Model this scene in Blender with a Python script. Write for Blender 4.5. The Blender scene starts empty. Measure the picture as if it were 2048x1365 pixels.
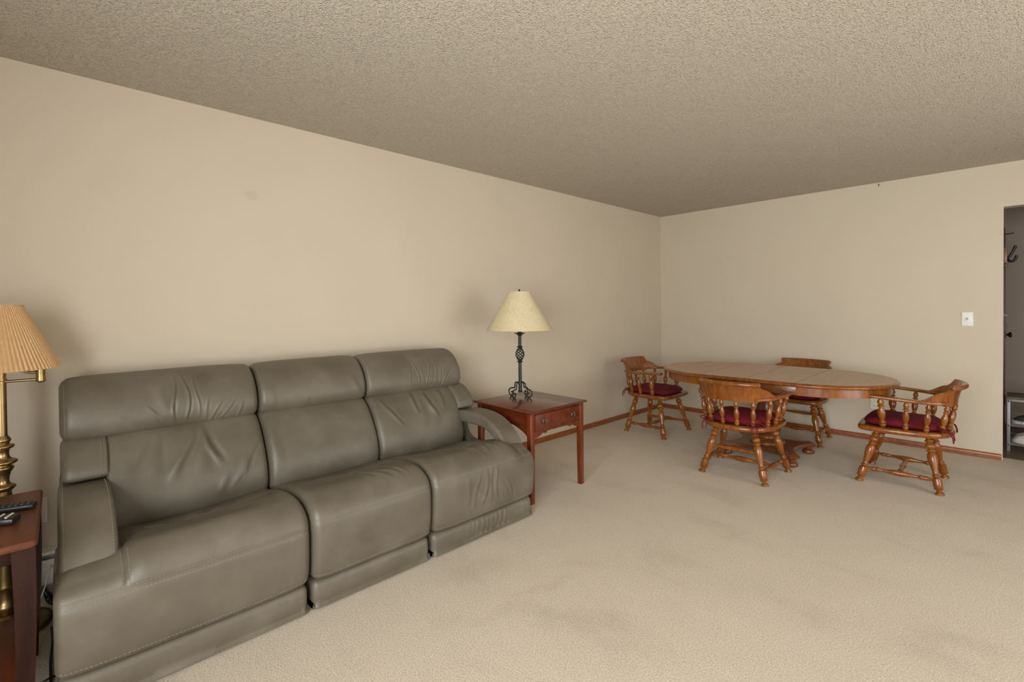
import bpy, bmesh, math, random
import numpy as np
from mathutils import Vector, Matrix

random.seed(7)
rng = np.random.default_rng(7)
scene = bpy.context.scene
COL = scene.collection
R = math.radians

# ------------------------------------------------------------------ camera
CAM = (3.1113, 0.0, 1.2980)
YAW, PITCH, ROLL = 0.811648, -0.013489, -0.009819
FPX, PCY = 950.32, 628.51
F_ = Vector((-math.sin(YAW) * math.cos(PITCH), math.cos(YAW) * math.cos(PITCH), math.sin(PITCH)))
R_ = Vector((math.cos(YAW), math.sin(YAW), 0))
U_ = R_.cross(F_)
R2 = R_ * math.cos(ROLL) + U_ * math.sin(ROLL)
U2 = -R_ * math.sin(ROLL) + U_ * math.cos(ROLL)
cam_d = bpy.data.cameras.new('camera')
cam = bpy.data.objects.new('camera', cam_d)
COL.objects.link(cam)
m = Matrix((R2, U2, -F_)).transposed().to_4x4()
m.translation = Vector(CAM)
cam.matrix_world = m
cam_d.sensor_width = 36.0
cam_d.sensor_fit = 'HORIZONTAL'
cam_d.lens = FPX / 2048 * 36.0
cam_d.shift_y = (PCY - 682.5) / 2048
cam_d.clip_start = 0.05
scene.camera = cam

# ------------------------------------------------------------------ world, daylight at the windows, exposure
W = bpy.data.worlds.new('world')
scene.world = W
W.use_nodes = True
bg = W.node_tree.nodes['Background']
bg.inputs[0].default_value = (0.80, 0.90, 1.0, 1)
bg.inputs[1].default_value = 1.2

def area_light(name, loc, rot, sx, sy, energy, color):
    d = bpy.data.lights.new(name, 'AREA')
    d.shape = 'RECTANGLE'
    d.size, d.size_y = sx, sy
    d.energy = energy
    d.color = color
    o = bpy.data.objects.new(name, d)
    COL.objects.link(o)
    o.location = loc
    o.rotation_euler = rot
    return o

RX = 5.10          # right wall
YR = -0.98         # rear wall
YB = 5.594         # back wall
H = 2.44
PATIO = (1.90, 4.10, 0.04, 2.08)      # y0,y1,z0,z1 on the right wall
PICT = (2.05, 4.65, 0.45, 2.16)       # x0,x1,z0,z1 on the rear wall
# daylight that enters through the glazed patio door (right wall) and the picture window (rear wall)
area_light('daylight_patio', (RX + 0.26, (PATIO[0] + PATIO[1]) / 2, (PATIO[2] + PATIO[3]) / 2), (0, R(90), 0),
           PATIO[3] - PATIO[2], PATIO[1] - PATIO[0], 58, (1.0, 0.975, 0.93))
area_light('daylight_picture', ((PICT[0] + PICT[1]) / 2, YR - 0.26, (PICT[2] + PICT[3]) / 2), (R(90), 0, 0),
           PICT[1] - PICT[0], PICT[3] - PICT[2], 230, (0.95, 0.975, 1.0))

scene.view_settings.view_transform = 'Standard'
scene.view_settings.look = 'None'
scene.view_settings.gamma = 1.0
scene.view_settings.use_curve_mapping = False
scene.view_settings.exposure = 0.0

# ------------------------------------------------------------------ helpers
def link(o, parent=None):
    COL.objects.link(o)
    if parent is not None:
        o.parent = parent
    return o

def mesh(name, vf, mat, parent=None, smooth=True, angle=40):
    v, f = vf
    me = bpy.data.meshes.new(name)
    me.from_pydata([tuple(map(float, p)) for p in v], [], [tuple(int(i) for i in q) for q in f])
    me.update()
    bm = bmesh.new(); bm.from_mesh(me)
    bmesh.ops.recalc_face_normals(bm, faces=bm.faces)
    bm.to_mesh(me); bm.free()
    if smooth:
        me.polygons.foreach_set('use_smooth', [True] * len(me.polygons))
        me.set_sharp_from_angle(angle=R(angle))
    if mat is not None:
        me.materials.append(mat)
    return link(bpy.data.objects.new(name, me), parent)

def empty(name, loc=(0, 0, 0), rz=0.0):
    o = bpy.data.objects.new(name, None)
    o.empty_display_size = 0.1
    o.location = loc
    o.rotation_euler = (0, 0, rz)
    return link(o)

def tag(o, label, cat, group=None):
    o['label'] = label
    o['category'] = cat
    if group:
        o['group'] = group
    return o

def struct(o):
    o['kind'] = 'structure'
    return o

def stuff(o):
    o['kind'] = 'stuff'
    return o

def copy_tree(o, parent=None):
    c = o.copy()
    COL.objects.link(c)
    c.parent = parent
    for ch in list(o.children):
        copy_tree(ch, c)
    return c

def join(*parts):
    V, Fc = [], []
    for v, f in parts:
        b = len(V)
        V += [tuple(p) for p in v]
        Fc += [tuple(i + b for i in q) for q in f]
    return V, Fc

def move(vf, loc=(0, 0, 0), rot=(0, 0, 0), scale=(1, 1, 1)):
    from mathutils import Euler
    M = Matrix.Translation(loc) @ Euler(rot).to_matrix().to_4x4() @ Matrix.Diagonal((*scale, 1))
    return [tuple(M @ Vector(p)) for p in vf[0]], vf[1]

def box(x0, x1, y0, y1, z0, z1, bev=0.0, seg=2):
    bm = bmesh.new()
    bmesh.ops.create_cube(bm, size=1)
    for v in bm.verts:
        v.co = Vector((x0 + (v.co.x + .5) * (x1 - x0), y0 + (v.co.y + .5) * (y1 - y0), z0 + (v.co.z + .5) * (z1 - z0)))
    if bev > 0:
        bmesh.ops.bevel(bm, geom=list(bm.edges), offset=bev, segments=seg, profile=0.5, affect='EDGES')
    bm.verts.index_update()
    r = [tuple(v.co) for v in bm.verts], [tuple(v.index for v in f.verts) for f in bm.faces]
    bm.free()
    return r

def frame_of(d):
    d = d.normalized()
    a = Vector((0, 0, 1)) if abs(d.z) < 0.9 else Vector((1, 0, 0))
    u = d.cross(a).normalized()
    return u, d.cross(u)

def lathe(p0, p1, prof, seg=16, floor=None):
    """turned piece along p0->p1; prof = [(t, r)]"""
    p0, p1 = Vector(p0), Vector(p1)
    d = p1 - p0
    u, w = frame_of(d)
    V, Fc = [], []
    n = len(prof)
    for t, r in prof:
        c = p0 + d * t
        for k in range(seg):
            a = 2 * math.pi * k / seg
            q = c + (u * math.cos(a) + w * math.sin(a)) * r
            if floor is not None and q.z < floor:
                q.z = floor
            V.append(tuple(q))
    for i in range(n - 1):
        for k in range(seg):
            k2 = (k + 1) % seg
            Fc.append((i * seg + k, i * seg + k2, (i + 1) * seg + k2, (i + 1) * seg + k))
    Fc.append(tuple(range(seg)))
    Fc.append(tuple((n - 1) * seg + k for k in range(seg)))
    return V, Fc

def smooth_prof(prof, sub=3):
    """Catmull-Rom through (t, r) pairs"""
    out = []
    n = len(prof)
    for i in range(n - 1):
        p = [prof[max(0, i - 1)], prof[i], prof[i + 1], prof[min(n - 1, i + 2)]]
        for k in range(sub):
            s = k / sub
            q = []
            for c in (0, 1):
                a, b, c2, d = (x[c] for x in p)
                q.append(0.5 * (2 * b + (c2 - a) * s + (2 * a - 5 * b + 4 * c2 - d) * s * s + (3 * b - a - 3 * c2 + d) * s ** 3))
            out.append((q[0], max(q[1], 0.001)))
    out.append(prof[-1])
    return out

def catmull(pts, sub=8, closed=False):
    P = [np.array(p, float) for p in pts]
    n = len(P)
    out = []
    rngi = range(n) if closed else range(n - 1)
    for i in rngi:
        if closed:
            a, b, c, d = P[(i - 1) % n], P[i], P[(i + 1) % n], P[(i + 2) % n]
        else:
            a, b, c, d = P[max(i - 1, 0)], P[i], P[i + 1], P[min(i + 2, n - 1)]
        for k in range(sub):
            s = k / sub
            out.append(0.5 * (2 * b + (c - a) * s + (2 * a - 5 * b + 4 * c - d) * s * s + (3 * b - a - 3 * c + d) * s ** 3))
    if not closed:
        out.append(P[-1])
    return np.array(out)

def tube(pts, r, seg=8, closed=False):
    """round bar along a path; r number or list"""
    P = [Vector(p) for p in pts]
    n = len(P)
    rr = r if isinstance(r, (list, tuple, np.ndarray)) else [r] * n
    V, Fc = [], []
    u = None
    for i in range(n):
        if closed:
            d = P[(i + 1) % n] - P[i - 1]
        else:
            d = P[min(i + 1, n - 1)] - P[max(i - 1, 0)]
        d.normalize()
        if u is None:
            u, w = frame_of(d)
        else:
            u = (u - d * u.dot(d))
            if u.length < 1e-6:
                u, w = frame_of(d)
            u.normalize()
            w = d.cross(u)
        for k in range(seg):
            a = 2 * math.pi * k / seg
            V.append(tuple(P[i] + (u * math.cos(a) + w * math.sin(a)) * rr[i]))
    m_ = n if closed else n - 1
    for i in range(m_):
        j = (i + 1) % n
        for k in range(seg):
            k2 = (k + 1) % seg
            Fc.append((i * seg + k, i * seg + k2, j * seg + k2, j * seg + k))
    if not closed:
        Fc.append(tuple(range(seg)))
        Fc.append(tuple((n - 1) * seg + k for k in range(seg)))
    return V, Fc

def sweep(pts, sections, up=(0, 0, 1)):
    """flat bar along a path, sections[i] = list of (side, up) offsets"""
    P = [Vector(p) for p in pts]
    n = len(P)
    V, Fc = [], []
    s = len(sections[0])
    up = Vector(up)
    for i in range(n):
        d = (P[min(i + 1, n - 1)] - P[max(i - 1, 0)]).normalized()
        side = d.cross(up).normalized()
        for a, b in sections[i]:
            V.append(tuple(P[i] + side * a + up * b))
    for i in range(n - 1):
        for k in range(s):
            k2 = (k + 1) % s
            Fc.append((i * s + k, i * s + k2, (i + 1) * s + k2, (i + 1) * s + k))
    Fc.append(tuple(range(s)))
    Fc.append(tuple((n - 1) * s + k for k in range(s)))
    return V, Fc

def rings(rs, cap0=True, cap1=True):
    """stack of closed rings with equal counts"""
    V, Fc = [], []
    s = len(rs[0])
    for r_ in rs:
        V += [tuple(p) for p in r_]
    for i in range(len(rs) - 1):
        for k in range(s):
            k2 = (k + 1) % s
            Fc.append((i * s + k, i * s + k2, (i + 1) * s + k2, (i + 1) * s + k))
    if cap0:
        Fc.append(tuple(range(s)))
    if cap1:
        Fc.append(tuple((len(rs) - 1) * s + k for k in range(s)))
    return V, Fc

def extrude(poly, axis, a0, a1):
    """2D polygon extruded along axis; poly in the two remaining axes in xyz order"""
    def put(p, a):
        if axis == 'x': return (a, p[0], p[1])
        if axis == 'y': return (p[0], a, p[1])
        return (p[0], p[1], a)
    return rings([[put(p, a0) for p in poly], [put(p, a1) for p in poly]])

def offset_closed(P, d):
    """inset a closed 2D polyline (numpy n x 2, counter-clockwise) by d inwards"""
    t = np.roll(P, -1, 0) - np.roll(P, 1, 0)
    t /= np.linalg.norm(t, axis=1)[:, None] + 1e-12
    nrm = np.stack([t[:, 1], -t[:, 0]], 1)
    return P - nrm * (d[:, None] if isinstance(d, np.ndarray) else d)

# ------------------------------------------------------------------ materials
class NT:
    def __init__(self, name):
        self.m = bpy.data.materials.new(name)
        self.m.use_nodes = True
        self.t = self.m.node_tree
        self.b = self.t.nodes['Principled BSDF']
        self.out = self.t.nodes['Material Output']
    def n(self, kind, **kw):
        x = self.t.nodes.new(kind)
        for k, v in kw.items():
            if k.startswith('i_'):
                key = k[2:]
                key = int(key) if key.isdigit() else key.replace('_', ' ')
                x.inputs[key].default_value = v
            else:
                setattr(x, k, v)
        return x
    def l(self, a, b):
        self.t.links.new(a, b)
    def coords(self, scale=(1, 1, 1), rot=(0, 0, 0), loc=(0, 0, 0), kind='Object'):
        c = self.n('ShaderNodeTexCoord')
        mp = self.n('ShaderNodeMapping')
        mp.inputs['Scale'].default_value = scale
        mp.inputs['Rotation'].default_value = rot
        mp.inputs['Location'].default_value = loc
        self.l(c.outputs[kind], mp.inputs[0])
        return mp.outputs[0]
    def ramp(self, src, stops):
        r_ = self.n('ShaderNodeValToRGB')
        e = r_.color_ramp.elements
        while len(e) < len(stops):
            e.new(0.5)
        for el, (p, c) in zip(e, stops):
            el.position = p
            el.color = (*c, 1) if len(c) == 3 else c
        self.l(src, r_.inputs[0])
        return r_.outputs[0]
    def set(self, **kw):
        for k, v in kw.items():
            self.b.inputs[k.replace('_', ' ')].default_value = v
        return self
    def bump(self, h, strength=0.3, dist=0.01, normal=None):
        b_ = self.n('ShaderNodeBump')
        b_.inputs['Strength'].default_value = strength
        b_.inputs['Distance'].default_value = dist
        self.l(h, b_.inputs['Height'])
        if normal is not None:
            self.l(normal, b_.inputs['Normal'])
        return b_.outputs[0]

def plain(name, col, rough=0.5, metal=0.0, spec=0.5, coat=0.0):
    t = NT(name)
    t.set(Base_Color=(*col, 1), Roughness=rough, Metallic=metal, Specular_IOR_Level=spec, Coat_Weight=coat)
    # faint mottling keeps every surface from being perfectly uniform
    nz = t.n('ShaderNodeTexNoise', i_Scale=35.0, i_Detail=3.0)
    t.l(t.coords(), nz.inputs['Vector'])
    c = t.ramp(nz.outputs[0], [(0.3, tuple(x * 0.9 for x in col)), (0.7, tuple(min(1, x * 1.08) for x in col))])
    t.l(c, t.b.inputs['Base Color'])
    return t.m

def wood(name, dark, mid, light, scale=(14, 14, 1.6), rough=0.3, coat=0.25, bump=0.08, big=2.2, spec=0.5):
    t = NT(name)
    co = t.coords(scale)
    n1 = t.n('ShaderNodeTexNoise', i_Scale=big, i_Detail=6.0, i_Roughness=0.62, i_Distortion=0.8)
    t.l(co, n1.inputs['Vector'])
    c = t.ramp(n1.outputs[0], [(0.28, dark), (0.5, mid), (0.74, light)])
    co2 = t.coords(tuple(s * 7 for s in scale))
    n2 = t.n('ShaderNodeTexNoise', i_Scale=3.0, i_Detail=4.0)
    t.l(co2, n2.inputs['Vector'])
    mx = t.n('ShaderNodeMixRGB', blend_type='MULTIPLY')
    mx.inputs[0].default_value = 0.35
    t.l(c, mx.inputs[1])
    g = t.ramp(n2.outputs[0], [(0.35, (0.55, 0.5, 0.45)), (0.65, (1, 1, 1))])
    t.l(g, mx.inputs[2])
    t.l(mx.outputs[0], t.b.inputs['Base Color'])
    t.set(Roughness=rough, Coat_Weight=coat, Coat_Roughness=0.15, Specular_IOR_Level=spec)
    t.l(t.bump(n2.outputs[0], bump, 0.002), t.b.inputs['Normal'])
    return t.m

CARPET_WEAR = [(1.26, 1.46, .34, .15, 62, 0.45), (1.62, 1.60, .22, .05, 75, 0.42), (1.60, 1.86, .16, .07, 40, 0.36), (1.62, 1.35, .20, .04, 70, 0.33),
               (0.72, 3.02, .24, .16, 20, 0.42), (1.30, 2.95, .30, .06, 30, 0.30), (2.02, 2.72, .14, .04, 60, 0.30), (1.02, 2.35, .18, .12, 10, 0.36)]
M = {}
def make_materials():
    # --- painted wall, eggshell beige
    def wall(name, col, stain=None):
        t = NT(name)
        n1 = t.n('ShaderNodeTexNoise', i_Scale=140.0, i_Detail=3.0, i_Roughness=0.6)
        co = t.coords()
        t.l(co, n1.inputs['Vector'])
        n2 = t.n('ShaderNodeTexNoise', i_Scale=1.3, i_Detail=2.0)
        t.l(co, n2.inputs['Vector'])
        c = t.ramp(n2.outputs[0], [(0.3, tuple(x * 0.965 for x in col)), (0.7, col)])
        if stain:
            # patched round spot in the paint
            d = t.n('ShaderNodeVectorMath', operation='DISTANCE')
            t.l(co, d.inputs[0]); d.inputs[1].default_value = stain
            k = t.ramp(d.outputs['Value'], [(0.022, (1, 1, 1)), (0.036, (0, 0, 0))])
            mx = t.n('ShaderNodeMixRGB', blend_type='MULTIPLY')
            sc = t.n('ShaderNodeMath', operation='MULTIPLY'); sc.inputs[1].default_value = 0.6
            t.l(k, sc.inputs[0]); t.l(sc.outputs[0], mx.inputs[0])
            t.l(c, mx.inputs[1]); mx.inputs[2].default_value = (0.86, 0.86, 0.85, 1)
            c = mx.outputs[0]
        t.l(c, t.b.inputs['Base Color'])
        t.set(Roughness=0.6, Specular_IOR_Level=0.25)
        t.l(t.bump(n1.outputs[0], 0.12, 0.003), t.b.inputs['Normal'])
        return t.m
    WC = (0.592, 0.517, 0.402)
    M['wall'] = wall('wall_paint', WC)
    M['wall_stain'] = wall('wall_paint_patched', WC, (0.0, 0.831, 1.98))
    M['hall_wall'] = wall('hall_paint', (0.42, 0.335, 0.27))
    # --- popcorn ceiling
    t = NT('popcorn_ceiling')
    co = t.coords()
    nd = t.n('ShaderNodeTexNoise', i_Scale=90.0, i_Detail=2.0)
    t.l(co, nd.inputs['Vector'])
    ad = t.n('ShaderNodeMixRGB', blend_type='LINEAR_LIGHT'); ad.inputs[0].default_value = 0.006
    t.l(co, ad.inputs[1]); t.l(nd.outputs['Color'], ad.inputs[2])
    hs = []
    for sc_, lo in ((140.0, 0.12), (95.0, 0.50)):
        v = t.n('ShaderNodeTexVoronoi', feature='F1', i_Scale=sc_)
        t.l(ad.outputs[0], v.inputs['Vector'])
        h1 = t.ramp(v.outputs['Distance'], [(0.10, (1, 1, 1)), (0.52, (0, 0, 0))])
        sp = t.n('ShaderNodeSeparateColor'); t.l(v.outputs['Color'], sp.inputs[0])
        h2 = t.ramp(sp.outputs[0], [(lo, (0, 0, 0)), (1.0, (1, 1, 1))])
        mu = t.n('ShaderNodeMixRGB', blend_type='MULTIPLY'); mu.inputs[0].default_value = 1.0
        t.l(h1, mu.inputs[1]); t.l(h2, mu.inputs[2])
        hs.append(mu.outputs[0])
    mx_ = t.n('ShaderNodeMixRGB', blend_type='LIGHTEN'); mx_.inputs[0].default_value = 1.0
    t.l(hs[0], mx_.inputs[1]); t.l(hs[1], mx_.inputs[2])
    t.set(Roughness=0.9, Specular_IOR_Level=0.15)
    c = t.ramp(mx_.outputs[0], [(0.0, (0.50, 0.447, 0.362)), (0.3, (0.56, 0.505, 0.415)), (0.75, (0.78, 0.725, 0.625))])  # grain tips paler, hollows darker: light caught on the grain put into colour
    t.l(c, t.b.inputs['Base Color'])
    t.l(t.bump(mx_.outputs[0], 0.9, 0.010), t.b.inputs['Normal'])
    M['ceiling'] = t.m
    # --- carpet
    t = NT('cut_pile_carpet')
    co = t.coords()
    n1 = t.n('ShaderNodeTexNoise', i_Scale=165.0, i_Detail=4.0, i_Roughness=0.75)
    t.l(co, n1.inputs['Vector'])
    n3 = t.n('ShaderNodeTexNoise', i_Scale=420.0, i_Detail=2.0)
    t.l(co, n3.inputs['Vector'])
    co2 = t.coords((1.0, 1.7, 1), (0, 0, R(38)))
    n2 = t.n('ShaderNodeTexNoise', i_Scale=1.7, i_Detail=6.0, i_Roughness=0.62, i_Distortion=0.4)
    t.l(co2, n2.inputs['Vector'])
    big = t.ramp(n2.outputs[0], [(0.30, (0.70, 0.60, 0.46)), (0.44, (0.785, 0.68, 0.53)), (0.7, (0.82, 0.715, 0.56))])
    fine = t.ramp(n1.outputs[0], [(0.34, (0.56, 0.53, 0.485)), (0.60, (1.10, 1.09, 1.08))])
    # trodden patches where the pile lies over
    for (px, py, rx, ry, rot, amt) in CARPET_WEAR:
        mpv = t.n('ShaderNodeMapping', vector_type='TEXTURE')
        mpv.inputs['Location'].default_value = (px, py, 0)
        mpv.inputs['Rotation'].default_value = (0, 0, R(rot))
        mpv.inputs['Scale'].default_value = (rx, ry, 1)
        wob = t.n('ShaderNodeMixRGB', blend_type='LINEAR_LIGHT'); wob.inputs[0].default_value = 0.10
        nw = t.n('ShaderNodeTexNoise', i_Scale=9.0, i_Detail=4.0)
        t.l(co, nw.inputs['Vector']); t.l(co, wob.inputs[1]); t.l(nw.outputs['Color'], wob.inputs[2])
        t.l(wob.outputs[0], mpv.inputs[0])
        ln = t.n('ShaderNodeVectorMath', operation='LENGTH'); t.l(mpv.outputs[0], ln.inputs[0])
        k_ = t.ramp(ln.outputs['Value'], [(0.25, (amt, amt, amt)), (1.0, (0, 0, 0))])
        mw = t.n('ShaderNodeMixRGB', blend_type='MULTIPLY')
        t.l(k_, mw.inputs[0]); t.l(big, mw.inputs[1]); mw.inputs[2].default_value = (0.84, 0.81, 0.75, 1)
        big = mw.outputs[0]
    mx = t.n('ShaderNodeMixRGB', blend_type='MULTIPLY'); mx.inputs[0].default_value = 0.9
    t.l(big, mx.inputs[1]); t.l(fine, mx.inputs[2])
    t.l(mx.outputs[0], t.b.inputs['Base Color'])
    t.set(Roughness=0.95, Specular_IOR_Level=0.08, Sheen_Weight=0.25, Sheen_Roughness=0.6)
    b1 = t.bump(n3.outputs[0], 0.5, 0.006)
    t.l(t.bump(n1.outputs[0], 0.75, 0.01, b1), t.b.inputs['Normal'])
    M['carpet'] = t.m
    # --- leather
    t = NT('grey_leather')
    co = t.coords()
    n1 = t.n('ShaderNodeTexNoise', i_Scale=5.0, i_Detail=5.0, i_Roughness=0.55)
    t.l(co, n1.inputs['Vector'])
    c = t.ramp(n1.outputs[0], [(0.3, (0.102, 0.084, 0.060)), (0.55, (0.133, 0.112, 0.082)), (0.75, (0.172, 0.148, 0.113))])
    t.l(c, t.b.inputs['Base Color'])
    v = t.n('ShaderNodeTexVoronoi', feature='DISTANCE_TO_EDGE', i_Scale=260.0)
    t.l(co, v.inputs['Vector'])
    n4 = t.n('ShaderNodeTexNoise', i_Scale=28.0, i_Detail=5.0, i_Roughness=0.6)
    t.l(co, n4.inputs['Vector'])
    rr = t.ramp(n1.outputs[0], [(0.3, (0.42, 0.42, 0.42)), (0.7, (0.54, 0.54, 0.54))])
    t.l(rr, t.b.inputs['Roughness'])
    t.set(Specular_IOR_Level=0.62)
    b1 = t.bump(v.outputs[0], 0.12, 0.002)
    t.l(t.bump(n4.outputs[0], 0.10, 0.006, b1), t.b.inputs['Normal'])
    M['leather'] = t.m
    M['thread'] = plain('seam_thread', (0.26, 0.23, 0.175), 0.7)
    M['liner'] = plain('dark_liner', (0.035, 0.033, 0.03), 0.8)
    # --- woods
    M['maple'] = wood('honey_maple', (0.130, 0.034, 0.0038), (0.235, 0.068, 0.0070), (0.330, 0.108, 0.0125), (10, 10, 2.0), rough=0.25, coat=0.3)
    M['maple_dark'] = wood('dark_maple', (0.100, 0.028, 0.006), (0.165, 0.048, 0.010), (0.225, 0.07, 0.015), (3, 12, 12), rough=0.3, coat=0.3)  # darker tone; on the pedestal it paints in the shade under the table
    M['laminate'] = wood('walnut_laminate', (0.46, 0.30, 0.195), (0.535, 0.36, 0.24), (0.59, 0.415, 0.285), (9, 1.2, 9), rough=0.36, coat=0.0, bump=0.02)
    M['cherry'] = wood('cherry_wood', (0.070, 0.0095, 0.003), (0.125, 0.020, 0.005), (0.185, 0.034, 0.009), (2.5, 12, 12), rough=0.3, coat=0.15)
    M['cherry_v'] = wood('cherry_wood_upright', (0.085, 0.013, 0.0035), (0.150, 0.028, 0.0065), (0.21, 0.046, 0.011), (14, 14, 1.5), rough=0.32, coat=0.15)
    M['cherry_top'] = wood('cherry_top', (0.080, 0.016, 0.007), (0.120, 0.025, 0.0105), (0.16, 0.038, 0.016), (12, 1.5, 12), rough=0.2, coat=0.2)
    M['espresso'] = wood('dark_mahogany', (0.013, 0.004, 0.0025), (0.024, 0.007, 0.004), (0.040, 0.011, 0.006), (14, 14, 1.5), rough=0.42, coat=0.0, spec=0.22)
    M['espresso_top'] = wood('mahogany_top', (0.070, 0.017, 0.0055), (0.110, 0.028, 0.0085), (0.155, 0.042, 0.013), (1.4, 10, 12), rough=0.34, coat=0.0, spec=0.4)
    M['trim'] = wood('stained_trim', (0.21, 0.056, 0.013), (0.290, 0.082, 0.020), (0.36, 0.11, 0.028), (12, 12, 12), rough=0.38, coat=0.2)
    M['rack_board'] = wood('grey_brown_board', (0.10, 0.075, 0.055), (0.17, 0.13, 0.10), (0.24, 0.19, 0.15), (2, 14, 14), rough=0.5, coat=0)
    M['hall_floor'] = wood('hall_planks', (0.10, 0.065, 0.04), (0.17, 0.115, 0.07), (0.23, 0.16, 0.10), (2, 10, 10), rough=0.45, coat=0)
    M['door_wood'] = wood('dark_door_edge', (0.07, 0.022, 0.010), (0.12, 0.040, 0.018), (0.16, 0.06, 0.028), (12, 12, 1.5), rough=0.4, coat=0.1)
    M['plate_wood'] = wood('hook_board', (0.32, 0.14, 0.07), (0.42, 0.20, 0.10), (0.50, 0.26, 0.14), (12, 12, 2), rough=0.4, coat=0.1)
    # --- metals, plastics
    M['brass'] = plain('aged_brass', (0.42, 0.30, 0.135), 0.33, 1.0)
    M['iron'] = plain('wrought_iron', (0.022, 0.024, 0.022), 0.42, 0.35, 0.5)
    M['pull'] = plain('antique_pewter', (0.16, 0.135, 0.11), 0.35, 0.9)
    M['steel'] = plain('brushed_steel', (0.26, 0.255, 0.24), 0.45, 0.5)
    M['black'] = plain('black_plastic', (0.014, 0.014, 0.015), 0.38)
    M['button'] = plain('dark_rubber', (0.05, 0.05, 0.055), 0.55)
    M['button_light'] = plain('pale_rubber', (0.55, 0.56, 0.52), 0.5)
    M['white'] = plain('white_plastic', (0.72, 0.70, 0.62), 0.35)
    M['heater'] = plain('enamelled_metal', (0.62, 0.59, 0.52), 0.4)
    M['slot'] = plain('slot_shade_screw_black', (0.02, 0.02, 0.02), 0.7)  # black rack screws; in slots and heater the colour stands for inner shade
    M['grey_sock'] = plain('toggle_plastic', (0.48, 0.46, 0.40), 0.4)
    M['knob'] = plain('oil_rubbed_bronze', (0.03, 0.022, 0.018), 0.3, 0.8)
    M['shoe'] = plain('shoe_canvas', (0.60, 0.57, 0.50), 0.8)
    M['shoe_dark'] = plain('shoe_panels', (0.02, 0.025, 0.024), 0.7)
    M['vinyl'] = plain('window_vinyl', (0.80, 0.79, 0.76), 0.35)
    # --- burgundy cushion cloth
    t = NT('burgundy_cloth')
    co = t.coords()
    n1 = t.n('ShaderNodeTexNoise', i_Scale=14.0, i_Detail=4.0)
    t.l(co, n1.inputs['Vector'])
    c = t.ramp(n1.outputs[0], [(0.3, (0.095, 0.005, 0.011)), (0.7, (0.170, 0.010, 0.020))])
    t.l(c, t.b.inputs['Base Color'])
    n2 = t.n('ShaderNodeTexNoise', i_Scale=420.0, i_Detail=2.0)
    t.l(co, n2.inputs['Vector'])
    t.set(Roughness=0.8, Sheen_Weight=0.0, Specular_IOR_Level=0.2)
    t.l(t.bump(n2.outputs[0], 0.25, 0.002), t.b.inputs['Normal'])
    M['burgundy'] = t.m
    # --- lamp shades
    t = NT('parchment_shade')
    co = t.coords()
    n1 = t.n('ShaderNodeTexNoise', i_Scale=60.0, i_Detail=5.0, i_Roughness=0.7)
    t.l(co, n1.inputs['Vector'])
    n2 = t.n('ShaderNodeTexNoise', i_Scale=7.0, i_Detail=3.0)
    t.l(co, n2.inputs['Vector'])
    c1 = t.ramp(n1.outputs[0], [(0.34, (0.60, 0.51, 0.315)), (0.6, (0.69, 0.60, 0.39))])
    c2 = t.ramp(n2.outputs[0], [(0.3, (0.92, 0.90, 0.86)), (0.7, (1.0, 1.0, 1.0))])
    mx = t.n('ShaderNodeMixRGB', blend_type='MULTIPLY'); mx.inputs[0].default_value = 1
    t.l(c1, mx.inputs[1]); t.l(c2, mx.inputs[2])
    t.l(mx.outputs[0], t.b.inputs['Base Color'])
    t.set(Roughness=0.8, Specular_IOR_Level=0.2)
    M['parchment'] = t.m
    t = NT('pleated_fabric')
    n1 = t.n('ShaderNodeTexNoise', i_Scale=120.0, i_Detail=3.0)
    t.l(t.coords((1, 1, 0.2)), n1.inputs['Vector'])
    c = t.ramp(n1.outputs[0], [(0.3, (0.70, 0.455, 0.225)), (0.7, (0.80, 0.555, 0.30))])
    t.l(c, t.b.inputs['Base Color'])
    t.set(Roughness=0.75, Specular_IOR_Level=0.25, Sheen_Weight=0.2)
    tr = t.n('ShaderNodeBsdfTranslucent'); tr.inputs[0].default_value = (0.75, 0.50, 0.25, 1)
    ms = t.n('ShaderNodeMixShader'); ms.inputs[0].default_value = 0.22
    t.l(t.b.outputs[0], ms.inputs[1]); t.l(tr.outputs[0], ms.inputs[2]); t.l(ms.outputs[0], t.out.inputs[0])
    M['pleat'] = t.m
    # --- window glass
    t = NT('window_glass')
    tr = t.n('ShaderNodeBsdfTransparent')
    gl = t.n('ShaderNodeBsdfGlossy'); gl.inputs['Roughness'].default_value = 0.02
    ms = t.n('ShaderNodeMixShader'); ms.inputs[0].default_value = 0.06
    t.l(tr.outputs[0], ms.inputs[1]); t.l(gl.outputs[0], ms.inputs[2]); t.l(ms.outputs[0], t.out.inputs[0])
    M['glass'] = t.m
make_materials()

# ------------------------------------------------------------------ the room
HX0, HX1, HY0, HY1 = 2.0, 4.35, YB + 0.12, 7.35      # hall behind the back wall
DX0, DX1, DZ = 3.058, 3.95, 2.083                    # doorway in the back wall

struct(mesh('floor', box(-0.12, RX + .12, YR - .12, YB + 0.115, -0.12, 0.0), M['carpet'], smooth=False))
struct(mesh('ceiling', box(-0.12, RX + .12, YR - .12, YB + 0.12, H, H + .12), M['ceiling'], smooth=False))
struct(mesh('wall_left', box(-0.12, 0, YR - .12, YB + .12, 0, H), M['wall_stain'], smooth=False))
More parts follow.
